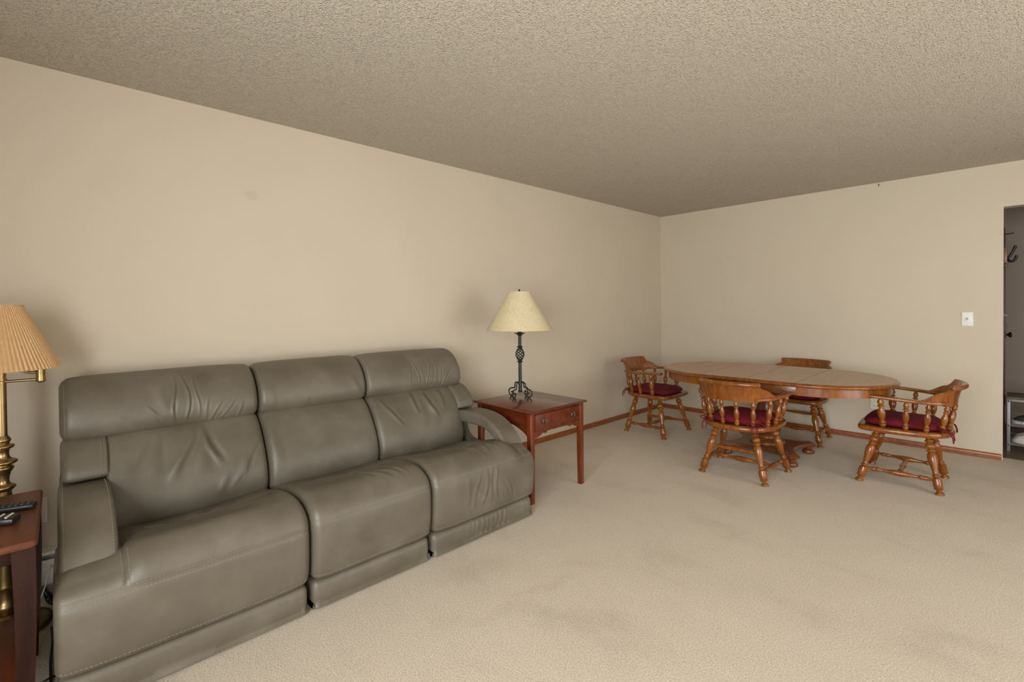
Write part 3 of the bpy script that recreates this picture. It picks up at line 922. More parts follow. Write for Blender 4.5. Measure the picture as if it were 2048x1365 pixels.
def make_chair(rear_bar):
    t = empty('captains_chair')
    mp = M['maple']
    def ring(ins, z, P=SEAT_OUT):
        Q = offset_closed(P, ins)
        return [(a, b, z) for a, b in Q]
    mesh('seat', rings([ring(.030, .372), ring(.012, .374), ring(.003, .382), ring(0, .391), ring(.001, .401), ring(.006, .409), ring(.014, ZS), ring(.05, ZS - .001), ring(.10, ZS - .003)]), mp, t, angle=50)
    legs = {}
    for sx in (-1, 1):
        for fr in (1, -1):
            top = Vector((sx * (.172 if fr > 0 else .132), .125 if fr > 0 else -.150, .380))
            bot = Vector((sx * (.262 if fr > 0 else .229), .222 if fr > 0 else -.221, 0.0))
            legs[(sx, fr)] = (top, bot)
            mesh('leg', lathe(top, bot, smooth_prof(LEGP, 2), 16, 0.0), mp, t, angle=60)
    def at(k, z):
        a, b = legs[k]
        return b + (a - b) * (z / a.z)
    mids = []
    for sx in (-1, 1):
        a, b = at((sx, 1), .098), at((sx, -1), .092)
        mids.append((a + b) / 2)
        mesh('stretcher', lathe(a, b, smooth_prof(STRP, 2), 14), mp, t, angle=60)
    mesh('stretcher', lathe(mids[0], mids[1], smooth_prof(STRP, 2), 14), mp, t, angle=60)
    if rear_bar:
        mesh('stretcher', lathe(at((-1, -1), .215), at((1, -1), .215), smooth_prof(BARP, 5), 14), mp, t, angle=60)
    # arms: flat bent bars that start behind the crest and end in paddles
    def arm_z(y):
        return ZR + max(0.0, (y + .25)) / .45 * .024
    for sx in (-1, 1):
        path = [q for q in RAILF[:len(RAILF) // 2 + 1] if q[0] > .165]
        path = [(sx * x, y, arm_z(y)) for x, y in path]
        n = len(path)
        secs = []
        for i in range(n):
            w = (.014, .027, .034, .037, .038, .0375, .037, .036)[i] if i < 8 else max(.024, .036 - .0011 * (i - 7))
            hh = .0125
            secs.append([(w * math.copysign(abs(math.cos(a)) ** .55, math.cos(a)), hh * math.copysign(abs(math.sin(a)) ** .55, math.sin(a))) for a in np.linspace(0, 2 * math.pi, 17)[:-1]])
        mesh('arm', sweep(path, secs), mp, t, angle=60)
    # crest board standing on the rail, shoulders swept down to the arms
    C = [q for q in RAILF if abs(q[0]) < .266 and q[1] < -.05]
    C = catmull(C, 3)
    V, Fc = [], []
    rows = 7
    th = .0115
    def crest_top(x):
        ax = abs(x)
        if ax < .180: return .738
        if ax < .205: return .738 - .040 * math.sin((ax - .180) / .025 * math.pi / 2)
        if ax < .264: return .698 - .054 * (1 - math.cos((ax - .205) / .059 * math.pi / 2)) - .004
        return .640
    nC = len(C)
    for i, q in enumerate(C):
        d = C[min(i + 1, nC - 1)] - C[max(i - 1, 0)]
        d /= np.linalg.norm(d)
        nn = np.array([-d[1], d[0]])           # points to the chair's inside or outside
        if nn[1] < 0 and abs(q[0]) < .2: pass
        out = np.array([q[0], q[1] + .06]); out /= np.linalg.norm(out)
        if nn @ out < 0: nn = -nn
        zt = crest_top(q[0]); kk = min(1, max(0, (abs(q[0]) - .188) / .02)); zb = .597 + kk * .028
        for r_ in range(rows):
            z = zb + (zt - zb) * r_ / (rows - 1)
            lean = .040 * (max(0, z - .597) / .14) ** 1.7
            thk = th * (1 - .25 * r_ / (rows - 1))
            for s in (1, -1):
                p_ = q + nn * (lean + s * thk - .004)
                V.append((p_[0], p_[1], z))
    st = rows * 2
    for i in range(nC - 1):
        for r_ in range(rows - 1):
            for s in (0, 1):
                a = i * st + r_ * 2 + s
                Fc.append((a, a + 2, a + 2 + st, a + st))
        a = i * st; Fc.append((a, a + 1, a + 1 + st, a + st))
        a = i * st + (rows - 1) * 2; Fc.append((a, a + 1, a + 1 + st, a + st))
    for i in (0, nC - 1):
        for r_ in range(rows - 1):
            a = i * st + r_ * 2
            Fc.append((a, a + 1, a + 3, a + 2))
    cr = mesh('crest', (V, Fc), mp, t, angle=50)
    lip = []
    for q in C:
        if abs(q[0]) < .186:
            out = np.array([q[0], q[1] + .06]); out /= np.linalg.norm(out)
            p_ = q + out * .046
            lip.append((p_[0], p_[1], .7285))
    rr = [.010] + [.0165] * (len(lip) - 2) + [.010]
    mesh('crest_roll', tube(lip, rr, 12), mp, cr, angle=60)
    for sx in (-1, 1):
        for (bx, by, tx, ty, sc, zt) in ((.232, .085, .287, .095, 1.28, 0), (.240, -.040, .288, -.050, 1.0, 0), (.222, -.148, .252, -.165, 1.0, 0),
                                         (.150, -.222, .162, -.256, 1.0, .603), (.050, -.252, .053, -.288, 1.0, .603)):
            mesh('spindle', lathe((sx * bx, by, ZS - .004), (sx * tx, ty, zt or arm_z(ty) - .006), smooth_prof([(a, b * sc) for a, b in SPINP], 2), 14), mp, t, angle=60)
    return t

def make_cushion():
    t = empty('seat_cushion')
    P = catmull([(0, -.222), (.12, -.215), (.178, -.165), (.198, -.06), (.205, .06), (.198, .15), (.165, .198), (.08, .212), (0, .214),
                 (-.08, .212), (-.165, .198), (-.198, .15), (-.205, .06), (-.198, -.06), (-.178, -.165), (-.12, -.215)], 5, True)
    rs = []
    for ins, z in ((.035, .0), (.010, .004), (.001, .013), (0, .021), (.002, .030), (.010, .041), (.026, .051), (.055, .058), (.09, .061), (.13, .0605)):
        Q = offset_closed(P, ins) if ins < .06 else P * (1 - ins / .2)
        rs.append([(a, b, z + (.0022 * math.sin(a * 31 + b * 17) if z > .03 else 0)) for a, b in Q])
    mesh('pad', rings(rs), M['burgundy'], t, angle=60)
    Q = offset_closed(P, -.001)
    mesh('piping', tube([(a, b, .0185) for a, b in Q], .0032, 6, True), M['burgundy'], t)
    for sx in (-1, 1):
        c = Vector((sx * .172, -.206, .018))
        loop1 = catmull([(c.x, c.y, c.z), (c.x + sx * .03, c.y - .028, c.z + .014), (c.x + sx * .058, c.y - .026, c.z + .006), (c.x + sx * .05, c.y - .018, c.z - .010), (c.x + sx * .012, c.y - .018, c.z - .002)], 5)
        loop2 = catmull([(c.x, c.y - .01, c.z), (c.x - sx * .024, c.y - .048, c.z + .010), (c.x - sx * .050, c.y - .052, c.z - .002), (c.x - sx * .035, c.y - .050, c.z - .014), (c.x, c.y - .022, c.z - .002)], 5)
        tail1 = catmull([(c.x + sx * .005, c.y - .02, c.z), (c.x + sx * .020, c.y - .062, c.z - .014), (c.x + sx * .026, c.y - .078, c.z - .045), (c.x + sx * .020, c.y - .080, c.z - .075)], 5)
        tail2 = catmull([(c.x, c.y - .02, c.z), (c.x - sx * .004, c.y - .068, c.z - .010), (c.x - sx * .012, c.y - .082, c.z - .04), (c.x - sx * .004, c.y - .084, c.z - .062)], 5)
        mesh('tie', join(tube(loop1, .0042, 6), tube(loop2, .0042, 6), tube(tail1, .0042, 6), tube(tail2, .0042, 6),
                         lathe((c.x - .008, c.y - .018, c.z), (c.x + .008, c.y - .018, c.z), [(0, .004), (.3, .008), (.7, .008), (1, .004)], 8)), M['burgundy'], t)
    return t

chairA = make_chair(False)
chairB = make_chair(True)
chairC = copy_tree(chairA)
chairD = copy_tree(chairB)
cush = make_cushion()
cushions = [cush] + [copy_tree(cush) for _ in range(3)]
spots = [   # location, heading, labels
    (chairA, (.560, 4.490), R(-90), "wooden captain's chair at the table's left end, nearest the room corner",
     'burgundy tie-on cushion on the chair nearest the room corner'),
    (chairB, (1.660, 3.850), R(1.5), "wooden captain's chair with its back to the viewer, in front of the table",
     'burgundy tie-on cushion on the chair seen from behind'),
    (chairC, (2.552, 4.512), R(91), "wooden captain's chair at the table's right end, beside the light switch",
     'burgundy tie-on cushion on the chair at the right end of the table'),
    (chairD, (1.655, 5.200), R(179), "wooden captain's chair behind the table, mostly hidden, close to the wall",
     'burgundy tie-on cushion on the chair hidden behind the table'),
]
for (ch, (x, y), a, lab, lab2), cu in zip(spots, cushions):
    ch.location = (x, y, 0); ch.rotation_euler = (0, 0, a)
    tag(ch, lab, 'chair', "captain's chairs around the dining table")
    cu.location = (x, y, ZS + .0005); cu.rotation_euler = (0, 0, a)
    tag(cu, lab2, 'cushion', 'burgundy seat cushions on the dining chairs')

# ------------------------------------------------------------------ end table with a drawer
EX0, EX1, EY0, EY1, EZ = .375, .968, 2.192, 2.790, .616
et = tag(empty('end_table', ((EX0 + EX1) / 2, (EY0 + EY1) / 2, 0)), 'square red cherry end table with one drawer, beside the sofa', 'table')
ox, oy = (EX0 + EX1) / 2, (EY0 + EY1) / 2
def epart(name, vf, mat, parent=et, angle=35):
    return mesh(name, ([(x - ox, y - oy, z) for x, y, z in vf[0]], vf[1]), M[mat], parent, angle=angle)
def rect_ring(ins, z, r_=.006):
    x0, x1, y0, y1 = EX0 + ins, EX1 - ins, EY0 + ins, EY1 - ins
    out = []
    for cx, cy, a0 in ((x1 - r_, y1 - r_, 0), (x0 + r_, y1 - r_, 90), (x0 + r_, y0 + r_, 180), (x1 - r_, y0 + r_, 270)):
        for k in range(4):
            a = R(a0 + 30 * k)
            out.append((cx + r_ * math.cos(a), cy + r_ * math.sin(a), z))
    return out
epart('table_top', rings([rect_ring(.014, EZ - .020), rect_ring(.010, EZ - .018), rect_ring(.003, EZ - .013), rect_ring(0, EZ - .008), rect_ring(.002, EZ - .003), rect_ring(.006, EZ)]), 'cherry_top')
LX0, LX1, LY0, LY1 = EX0 + .022, EX1 - .022, EY0 + .022, EY1 - .022
LW = .040
for lx, sx in ((LX0, 1), (LX1, -1)):
    for ly, sy in ((LY0, 1), (LY1, -1)):
        a, b = sorted((lx, lx + sx * LW)); c, d = sorted((ly, ly + sy * LW))
        bl = box(a, b, c, d, 0, EZ - .0205, .003)
        # inner faces taper a little towards the foot
        v = [(x if abs(x - lx) < .02 else x - sx * .006 * (1 - z / EZ), y if abs(y - ly) < .02 else y - sy * .006 * (1 - z / EZ), z) for x, y, z in bl[0]]
        epart('leg', (v, bl[1]), 'cherry_v')
def scallop(a0, a1, zt, zb, arch):
    """apron outline with bracketed ends"""
    w = a1 - a0
    lower = [(0, zb - arch), (.022, zb - arch * .97), (.050, zb - arch * .70), (.072, zb - arch * .36), (.085, zb - arch * .12), (.094, zb - arch * .26), (.106, zb - arch * .46), (.118, zb - arch * .30), (.126, zb)]
    L = [(a0 + x, z) for x, z in lower]
    Rr = [(a1 - x, z) for x, z in reversed(lower)]
    return L + Rr + [(a1, zt), (a0, zt)]
# side and rear aprons
for yy in (LY0 + .006, LY1 - .026):
    w0, w1 = LX0 + LW, LX1 - LW
    arch = [(w0, .440)]
    for k in range(1, 24):
        t = k / 24
        arch.append((w0 + (w1 - w0) * t, .440 + .072 * math.sin(math.pi * t) ** .7))
    arch.append((w1, .440))
    epart('apron', extrude(arch + [(w1, EZ - .0205), (w0, EZ - .0205)], 'y', yy, yy + .02), 'cherry')
epart('apron', extrude(scallop(LY0 + LW, LY1 - LW, EZ - .0205, .462, .03), 'x', LX0 + .006, LX0 + .026), 'cherry')
# front: rails and drawer
fx = LX1 - .004
epart('rail', box(fx - .022, fx, LY0 + LW - .001, LY1 - LW + .001, .5865, EZ - .0205, .001), 'cherry_v')
epart('rail', extrude(scallop(LY0 + LW, LY1 - LW, .4755, .461, .030), 'x', fx - .022, fx), 'cherry')
dr = epart('drawer', join(box(fx - .020, fx + .003, LY0 + LW + .003, LY1 - LW - .003, .479, .584, .002),
                          box(fx - .42, fx - .02, LY0 + LW + .015, LY1 - LW - .015, .485, .575)), 'cherry')
# cock bead round the drawer front
ya, yb, za, zb_ = LY0 + LW + .003, LY1 - LW - .003, .479, .584
epart('bead', join(box(fx, fx + .006, ya, yb, za, za + .005, .001), box(fx, fx + .006, ya, yb, zb_ - .005, zb_, .001),
                   box(fx, fx + .006, ya, ya + .005, za, zb_, .001), box(fx, fx + .006, yb - .005, yb, za, zb_, .001)), 'cherry_v', dr)
for yy in (ya + .085, yb - .085):
    zz = .5335
    back = [(yy + .017 * math.cos(a) * (1 + .18 * math.cos(4 * a)), zz + .022 * math.sin(a) * (1 + .18 * math.cos(4 * a))) for a in np.linspace(0, 2 * math.pi, 33)[:-1]]
    bail = catmull([(fx + .008, yy - .013, zz + .008), (fx + .013, yy - .017, zz - .004), (fx + .013, yy - .010, zz - .018), (fx + .013, yy, zz - .021), (fx + .013, yy + .010, zz - .018), (fx + .013, yy + .017, zz - .004), (fx + .008, yy + .013, zz + .008)], 4)
    epart('drawer_pull', join(extrude(back, 'x', fx + .003, fx + .0055), tube(bail, .0028, 7),
                              lathe((fx + .004, yy - .013, zz + .008), (fx + .014, yy - .013, zz + .008), [(0, .004), (.6, .006), (1, .003)], 8),
                              lathe((fx + .004, yy + .013, zz + .008), (fx + .014, yy + .013, zz + .008), [(0, .004), (.6, .006), (1, .003)], 8)), 'pull', dr)

# ------------------------------------------------------------------ iron table lamp
lx, ly = .523, 2.535
lamp = tag(empty('table_lamp', (lx, ly, EZ)), 'black wrought-iron table lamp with a parchment cone shade on the end table', 'lamp')
IR = M['iron']
mesh('stem', join(lathe((0, 0, .035), (0, 0, .048), [(0, .014), (.3, .019), (.7, .019), (1, .014)], 20),
                  lathe((0, 0, .045), (0, 0, .262), [(0, .0135), (1, .0125)], 20)), IR, lamp)
def collar(z):
    return mesh('collar', lathe((0, 0, z - .008), (0, 0, z + .008), [(0, .013), (.2, .019), (.45, .023), (.6, .023), (.8, .017), (1, .013)], 20), IR, lamp)
collar(.270); collar(.382)
ba = []
for k in range(6):
    pts = []
    for i in range(21):
        t = i / 20
        a = 2 * math.pi * k / 6 + t * math.pi * 1.5
        r_ = .005 + .027 * math.sin(math.pi * t) ** .8
        pts.append((r_ * math.cos(a), r_ * math.sin(a), .276 + t * .100))
    ba.append(tube(pts, .0040, 7))
mesh('twisted_basket', join(*ba), IR, lamp)
mesh('upper_stem', lathe((0, 0, .386), (0, 0, .475), [(0, .0125), (1, .0125)], 20), IR, lamp)
mesh('drip_pan', lathe((0, 0, .468), (0, 0, .492), [(0, .014), (.2, .020), (.45, .024), (.62, .034), (.8, .043), (.84, .043), (.88, .02), (1, .016)], 26), IR, lamp)
mesh('socket', lathe((0, 0, .490), (0, 0, .600), [(0, .0155), (.5, .0155), (.52, .018), (1, .018)], 20), IR, lamp)
for k in range(4):
    a = R(12 + 90 * k)
    pr = [(.012, .112), (.030, .114), (.044, .108), (.048, .094), (.050, .078), (.058, .068), (.078, .066), (.096, .058), (.104, .040), (.100, .020), (.086, .009), (.070, .012), (.062, .026), (.068, .038), (.078, .037), (.080, .029)]
    pts = catmull([(r_ * math.cos(a), r_ * math.sin(a), z) for r_, z in pr], 5)
    mn = min(p_[2] for p_ in pts)
    pts[:, 2] += .0052 - mn
    mesh('scroll_leg', tube(pts, .0052, 9), IR, lamp)
# shade: paper cone with thickness, spider and finial
def shade_cone(r0, r1, z0, z1, th=.0015, seg=72):
    return rings([[(r_ * math.cos(2 * math.pi * k / seg), r_ * math.sin(2 * math.pi * k / seg), z) for k in range(seg)]
                  for r_, z in ((r0, z0), (r1, z1), (r1 - th * 2, z1), (r0 - th * 2, z0), (r0, z0))], False, False)
sh = mesh('shade', shade_cone(.252, .083, .512, .802), M['parchment'], lamp, angle=30)
mesh('shade_trim', tube([(.2525 * math.cos(a), .2525 * math.sin(a), .513) for a in np.linspace(0, 2 * math.pi, 73)[:-1]], .0022, 6, True), M['parchment'], sh)
mesh('shade_trim', tube([(.0835 * math.cos(a), .0835 * math.sin(a), .801) for a in np.linspace(0, 2 * math.pi, 49)[:-1]], .0018, 6, True), M['parchment'], sh)
mesh('spider', join(*[tube([(0, 0, .795), (.081 * math.cos(a), .081 * math.sin(a), .797)], .0016, 6) for a in (0, 2.09, 4.19)],
                    tube([(0, 0, .600), (0, 0, .806)], .003, 8)), IR, lamp)
mesh('finial', lathe((0, 0, .800), (0, 0, .822), smooth_prof([(0, .004), (.3, .005), (.6, .0075), (.85, .006), (1, .001)], 3), 14), IR, lamp)

# ------------------------------------------------------------------ dark side table at the left edge
SX0, SX1, SY0, SY1, SZ = .515, 1.092, -.60, -.062, .612
st_ = tag(empty('side_table', ((SX0 + SX1) / 2, (SY0 + SY1) / 2, 0)), 'dark mahogany side table at the left edge, holding remote controls', 'table')
ox2, oy2 = (SX0 + SX1) / 2, (SY0 + SY1) / 2
def tpart(name, vf, mat, parent=st_, angle=35):
    return mesh(name, ([(x - ox2, y - oy2, z) for x, y, z in vf[0]], vf[1]), M[mat], parent, angle=angle)
def rr(ins, z, rc=.012):
    x0, x1, y0, y1 = SX0 + ins, SX1 - ins, SY0 + ins, SY1 - ins
    out = []
    for cx, cy, a0 in ((x1 - rc, y1 - rc, 0), (x0 + rc, y1 - rc, 90), (x0 + rc, y0 + rc, 180), (x1 - rc, y0 + rc, 270)):
        for k in range(6):
            a = R(a0 + 18 * k)
            out.append((cx + rc * math.cos(a) - (.016 * ((SX1 - cx) < .05) * (cy > oy2) * 0), cy + rc * math.sin(a), z))
    return out
tpart('table_top', rings([rr(.010, SZ - .024), rr(.003, SZ - .020), rr(0, SZ - .013), rr(.001, SZ - .006), rr(.006, SZ)]), 'espresso_top')
for ap in (box(SX0 + .05, SX1 - .05, SY1 - .040, SY1 - .022, .54, SZ - .0245, .002), box(SX0 + .05, SX1 - .05, SY0 + .022, SY0 + .040, .54, SZ - .0245, .002),
           box(SX1 - .052, SX1 - .034, SY0 + .05, SY1 - .05, .545, SZ - .0245, .002), box(SX0 + .034, SX0 + .052, SY0 + .05, SY1 - .05, .545, SZ - .0245, .002)):
    tpart('apron', ap, 'espresso')
tpart('shelf', box(SX0 + .06, SX1 - .06, SY0 + .05, SY1 - .05, .150, .170, .003), 'espresso_top')
for px, sx in ((SX0, 1), (SX1, -1)):
    for py, sy in ((SY0, 1), (SY1, -1)):
        rs = []
        # sabre leg: bows outwards in the middle, tapers to the foot
        for k in range(15):
            t = k / 14
            z = (SZ - .0245) * (1 - t)
            w = .052 - .016 * t
            bow = .012 * math.sin(math.pi * min(1, t * 1.15)) - .004 * t
            a = px + sx * (.016 - bow * .8 + .010 * t); b = py + sy * (.006 - bow * .4 + .014 * t)
            xs = sorted((a, a + sx * w)); ys = sorted((b, b + sy * w))
            rs.append([(xs[0], ys[0], z), (xs[1], ys[0], z), (xs[1], ys[1], z), (xs[0], ys[1], z)])
        lo = tpart('leg', rings(rs), 'espresso', angle=30)

def remote(loc, rz, L, Wd, Ht, body, btn, rows, cols, label, name='remote_control'):
    t = tag(empty(name, loc, rz), label, 'remote')
    secs = []
    for k in range(13):
        u = k / 12
        y = -L / 2 + L * u
        w = Wd / 2 * (1 - .10 * math.sin(math.pi * u)) * (1 if 0 < k < 12 else .86)
        h_ = Ht * (1 - .12 * u) * (1 if 0 < k < 12 else .9)
        secs.append([(w * math.copysign(abs(math.cos(a)) ** .45, math.cos(a)), y, h_ / 2 + h_ / 2 * math.copysign(abs(math.sin(a)) ** .45, math.sin(a))) for a in np.linspace(0, 2 * math.pi, 25)[:-1]])
    mesh('body', rings(secs), body, t, angle=50)
    bs = []
    for i in range(rows):
        for j in range(cols):
            u = (i + .8) / (rows + .6)
            y = -L / 2 + L * u
            x = (j - (cols - 1) / 2) * Wd * .74 / cols
            top = Ht * (1 - .12 * u)
            s = min(Wd / cols, L / rows) * .29
            bs.append(move(box(-s * 1.15, s * 1.15, -s * .8, s * .8, -.002, .003, .0012, 1), (x, y, top)))
    stuff(mesh('buttons', join(*bs), btn, t, angle=30))
    return t
remote((.715, -.175, SZ + .0005), R(-14), .20, .052, .020, M['black'], M['button'], 12, 4, 'slim black remote control with dark buttons, nearer the wall')
remote((.835, -.205, SZ + .0005), R(-22), .19, .056, .026, M['black'], M['button_light'], 8, 4, 'black remote control with pale buttons, nearer the viewer')

# ------------------------------------------------------------------ brass swing-arm floor lamp behind the side table
bx_, by_ = .300, -.182
fl = tag(empty('floor_lamp', (bx_, by_, 0)), 'brass swing-arm floor lamp with a tan pleated shade at the left edge', 'lamp')
BR = M['brass']
mesh('base', lathe((0, 0, 0), (0, 0, .075), smooth_prof([(0, .135), (.12, .138), (.25, .132), (.4, .10), (.6, .065), (.8, .045), (1, .03)], 3), 40), BR, fl)
mesh('lower_column', lathe((0, 0, .07), (0, 0, .58), smooth_prof([(0, .030), (.04, .036), (.08, .038), (.12, .029), (.2, .028), (.23, .034), (.26, .028), (.5, .027), (.9, .027), (1, .024)], 3), 28), BR, fl)
TURN = [(0, .026), (.05, .036), (.09, .036), (.13, .022), (.22, .019), (.33, .024), (.39, .032), (.43, .033), (.46, .026), (.50, .042), (.54, .043), (.58, .028), (.64, .020), (.74, .022), (.78, .034), (.82, .035), (.85, .022), (.90, .026), (.93, .026), (1, .017)]
mesh('turned_column', lathe((0, 0, .575), (0, 0, .800), smooth_prof(TURN, 3), 28), BR, fl)
mesh('pole', lathe((0, 0, .79), (0, 0, 1.03), [(0, .0165), (.96, .0165), (.97, .019), (1, .019)], 24), BR, fl)
# swing arm: two bars out to the elbow barrel, shade stem carried back over the pole
ed = Vector((0.03, .116, 0))
el = Vector((ed.x, ed.y, 1.035))
mesh('elbow', lathe((el.x, el.y, el.z - .028), (el.x, el.y, el.z + .032), smooth_prof([(0, .010), (.06, .014), (.14, .0155), (.5, .0145), (.86, .0155), (.94, .014), (1, .010)], 3), 20), BR, fl)
hub = lathe((0, 0, 1.005), (0, 0, 1.06), [(0, .012), (.1, .017), (.5, .016), (.9, .017), (1, .011)], 20)
mesh('swing_arm', join(hub, tube([(0, 0, 1.018), (el.x, el.y, 1.020)], .0058, 10),
                       tube(catmull([(-.012, -.016, 1.080), (-.004, .012, 1.078), (.008, .045, 1.066), (.020, .082, 1.050), (el.x, el.y, 1.050)], 6), .0055, 10)), BR, fl)
sc0 = Vector((-.012, -.018, 0))
mesh('socket', lathe((sc0.x, sc0.y, 1.07), (sc0.x, sc0.y, 1.17), [(0, .012), (.2, .018), (.8, .018), (1, .014)], 18), BR, fl)
# knife-pleated shade
NP = 84
def pleat_ring(r_, z, amp):
    out = []
    for k in range(NP * 4):
        a = 2 * math.pi * k / (NP * 4)
        tri = (0.0, 1.0, 0.75, 0.25)[k % 4]
        out.append((sc0.x + (r_ + amp * tri) * math.cos(a), sc0.y + (r_ + amp * tri) * math.sin(a), z))
    return out
R0, R1, Z0, Z1 = .193, .084, 1.068, 1.327
fs = mesh('shade', rings([pleat_ring(R0 + (R1 - R0) * t, Z0 + (Z1 - Z0) * t, .0075 * (1 - t) + .0025 * t) for t in np.linspace(0, 1, 9)]
                         + [pleat_ring(R0 + (R1 - R0) * t - .003, Z0 + (Z1 - Z0) * t, .0075 * (1 - t) + .0025 * t) for t in np.linspace(1, 0, 9)], False, False), M['pleat'], fl, angle=20)
mesh('shade_rim', tube([(sc0.x + .0865 * math.cos(a), sc0.y + .0865 * math.sin(a), Z1) for a in np.linspace(0, 2 * math.pi, 49)[:-1]], .003, 6, True), M['pleat'], fs)
mesh('harp', join(tube([(sc0.x, sc0.y, 1.16), (sc0.x, sc0.y, 1.335)], .003, 8), *[tube([(sc0.x, sc0.y, 1.318), (sc0.x + .084 * math.cos(a), sc0.y + .084 * math.sin(a), 1.322)], .0016, 6) for a in (0.4, 2.5, 4.6)]), BR, fl)

# ------------------------------------------------------------------ baseboard heater, outlets, switch, cords
ht = tag(empty('baseboard_heater', (0, 0, 0)), 'white metal baseboard heater low on the wall between side table and sofa', 'heater')
HYA, HYB = YR + .06, 1.70
mesh('back_panel', box(.001, .008, HYA, HYB, .02, .195), M['heater'], ht, smooth=False)
mesh('front_cover', extrude([(.058, .045), (.062, .045), (.066, .06), (.066, .150), (.060, .158), (.056, .158), (.060, .148), (.060, .06)], 'y', HYA, HYB), M['heater'], ht, angle=30)
mesh('hood', extrude([(.002, .198), (.030, .198), (.052, .190), (.058, .180), (.055, .178), (.049, .186), (.028, .194), (.002, .194)], 'y', HYA, HYB), M['heater'], ht, angle=30)
mesh('element', join(box(.012, .052, HYA + .02, HYB - .02, .07, .135)), M['slot'], ht, smooth=False)
for yy in (HYA - .005, HYB - .025):
    mesh('end_cap', box(.001, .069, yy, yy + .03, .02, .200, .004), M['heater'], ht, angle=30)

def plate_box(axis, c, w, h_):
    """wall plate standing 5 mm proud; axis 'x' faces +x, 'y' faces -y"""
    y, z = c
    rs = []
    for ins, d in ((0, 0.0002), (0, .003), (.003, .0055), (.006, .006)):
        ring = []
        for (sy, sz) in ((-1, -1), (1, -1), (1, 1), (-1, 1)):
            ring.append((y + sy * (w / 2 - ins), z + sz * (h_ / 2 - ins), d))
        rs.append(ring)
    if axis == 'x':
        return rings([[(d, a, b) for a, b, d in r_] for r_ in rs])
    return rings([[(a, YB - d, b) for a, b, d in r_] for r_ in rs])
def outlet(axis, c, label):
    o = tag(mesh('wall_outlet', plate_box(axis, c, .072, .116), M['white'], angle=30), label, 'outlet')
    for dz in (-.026, .026):
        u, z = c[0], c[1] + dz
        poly = [(u + .0165 * math.copysign(abs(math.cos(a)) ** .6, math.cos(a)), z + .0145 * math.copysign(abs(math.sin(a)) ** .8, math.sin(a))) for a in np.linspace(0, 2 * math.pi, 21)[:-1]]
        f = extrude(poly, axis, .0055, .0078) if axis == 'x' else extrude(poly, 'y', YB - .0055, YB - .0078)
        r_ = mesh('receptacle', f, M['white'], o, angle=30)
        sl = []
        for (du, w2, h2, dz2) in ((-.0065, .0012, .0045, .003), (.0065, .0012, .0038, .003), (0, .0022, .0022, -.008)):
            if axis == 'x': sl.append(box(.0072, .0082, u + du - w2, u + du + w2, z + dz2 - h2, z + dz2 + h2))
            else: sl.append(box(u + du - w2, u + du + w2, YB - .0082, YB - .0072, z + dz2 - h2, z + dz2 + h2))
        mesh('slots', join(*sl), M['slot'], r_, smooth=False)
    return o
outlet('y', (2.211, .358), 'white duplex wall outlet below the right end of the dining table')
outlet('x', (-.095, .372), 'white wall outlet beside the sofa, half hidden by the side table')
sw = tag(mesh('light_switch', plate_box('y', (2.846, 1.163), .074, .120), M['white'], angle=30), 'white toggle light switch plate on the wall left of the doorway', 'switch')
mesh('toggle_frame', box(2.846 - .009, 2.846 + .009, YB - .008, YB - .005, 1.163 - .017, 1.163 + .017, .001), M['white'], sw, angle=30)
mesh('toggle', move(box(-.0045, .0045, -.014, 0, -.006, .006, .0015), (2.846, YB - .006, 1.163), (R(-22), 0, 0)), M['grey_sock'], sw, angle=30)
for dz in (-.042, .042):
    mesh('screw', lathe((2.846, YB - .0055, 1.163 + dz), (2.846, YB - .0072, 1.163 + dz), [(0, .0032), (.7, .0032), (1, .002)], 10), M['grey_sock'], sw)
# small picture nail high on the back wall
tag(mesh('wall_nail', join(tube([(2.243, YB - .0005, 2.418), (2.243, YB - .014, 2.420)], .0022, 8), lathe((2.243, YB - .014, 2.420), (2.243, YB - .016, 2.420), [(0, .005), (1, .005)], 10),
         tube([(2.243, YB - .004, 2.412), (2.243, YB - .006, 2.400)], .0018, 6)), M['knob']), 'tiny dark nail high on the back wall under the ceiling', 'nail')

def cord(name, pts, r_, mat, label):
    return tag(mesh(name, tube(catmull(pts, 8), r_, 7), M[mat]), label, 'cord')
cord('power_cord', [(.072, -.055, .135), (.14, -.06, .125), (.30, -.085, .085), (.40, -.14, .04), (.42, -.24, .006)], .0028, 'white', 'thin pale power cord hanging in front of the heater')
cord('power_cord', [(.40, -.050, .0045), (.52, -.046, .0045), (.66, -.050, .0045), (.80, -.048, .0045), (.93, -.052, .0045), (1.06, -.048, .0045), (1.14, -.09, .0045)], .0040, 'black', 'black cable running along the carpet past the side table foot')
cord('power_cord', [(.83, -.13, .0045), (.80, -.09, .0045), (.79, -.055, .0125), (.77, -.03, .0045), (.74, .0, .0045), (.66, .03, .0045)], .0038, 'black', 'black cable crossing under the sofa corner')
tang = []
r2 = np.random.default_rng(3)
a = 0
for k in range(26):
    a += r2.uniform(.7, 1.4)
    rad = r2.uniform(.015, .05)
    tang.append((.17 + rad * math.cos(a) * 1.0, -.052 + rad * math.sin(a) * .5, .006 + abs(r2.normal(0, .045)) * (0.4 + .6 * (k % 3 == 0))))
cord('cable_tangle', tang, .0034, 'black', 'tangled bunch of black cables on the floor behind the sofa corner')

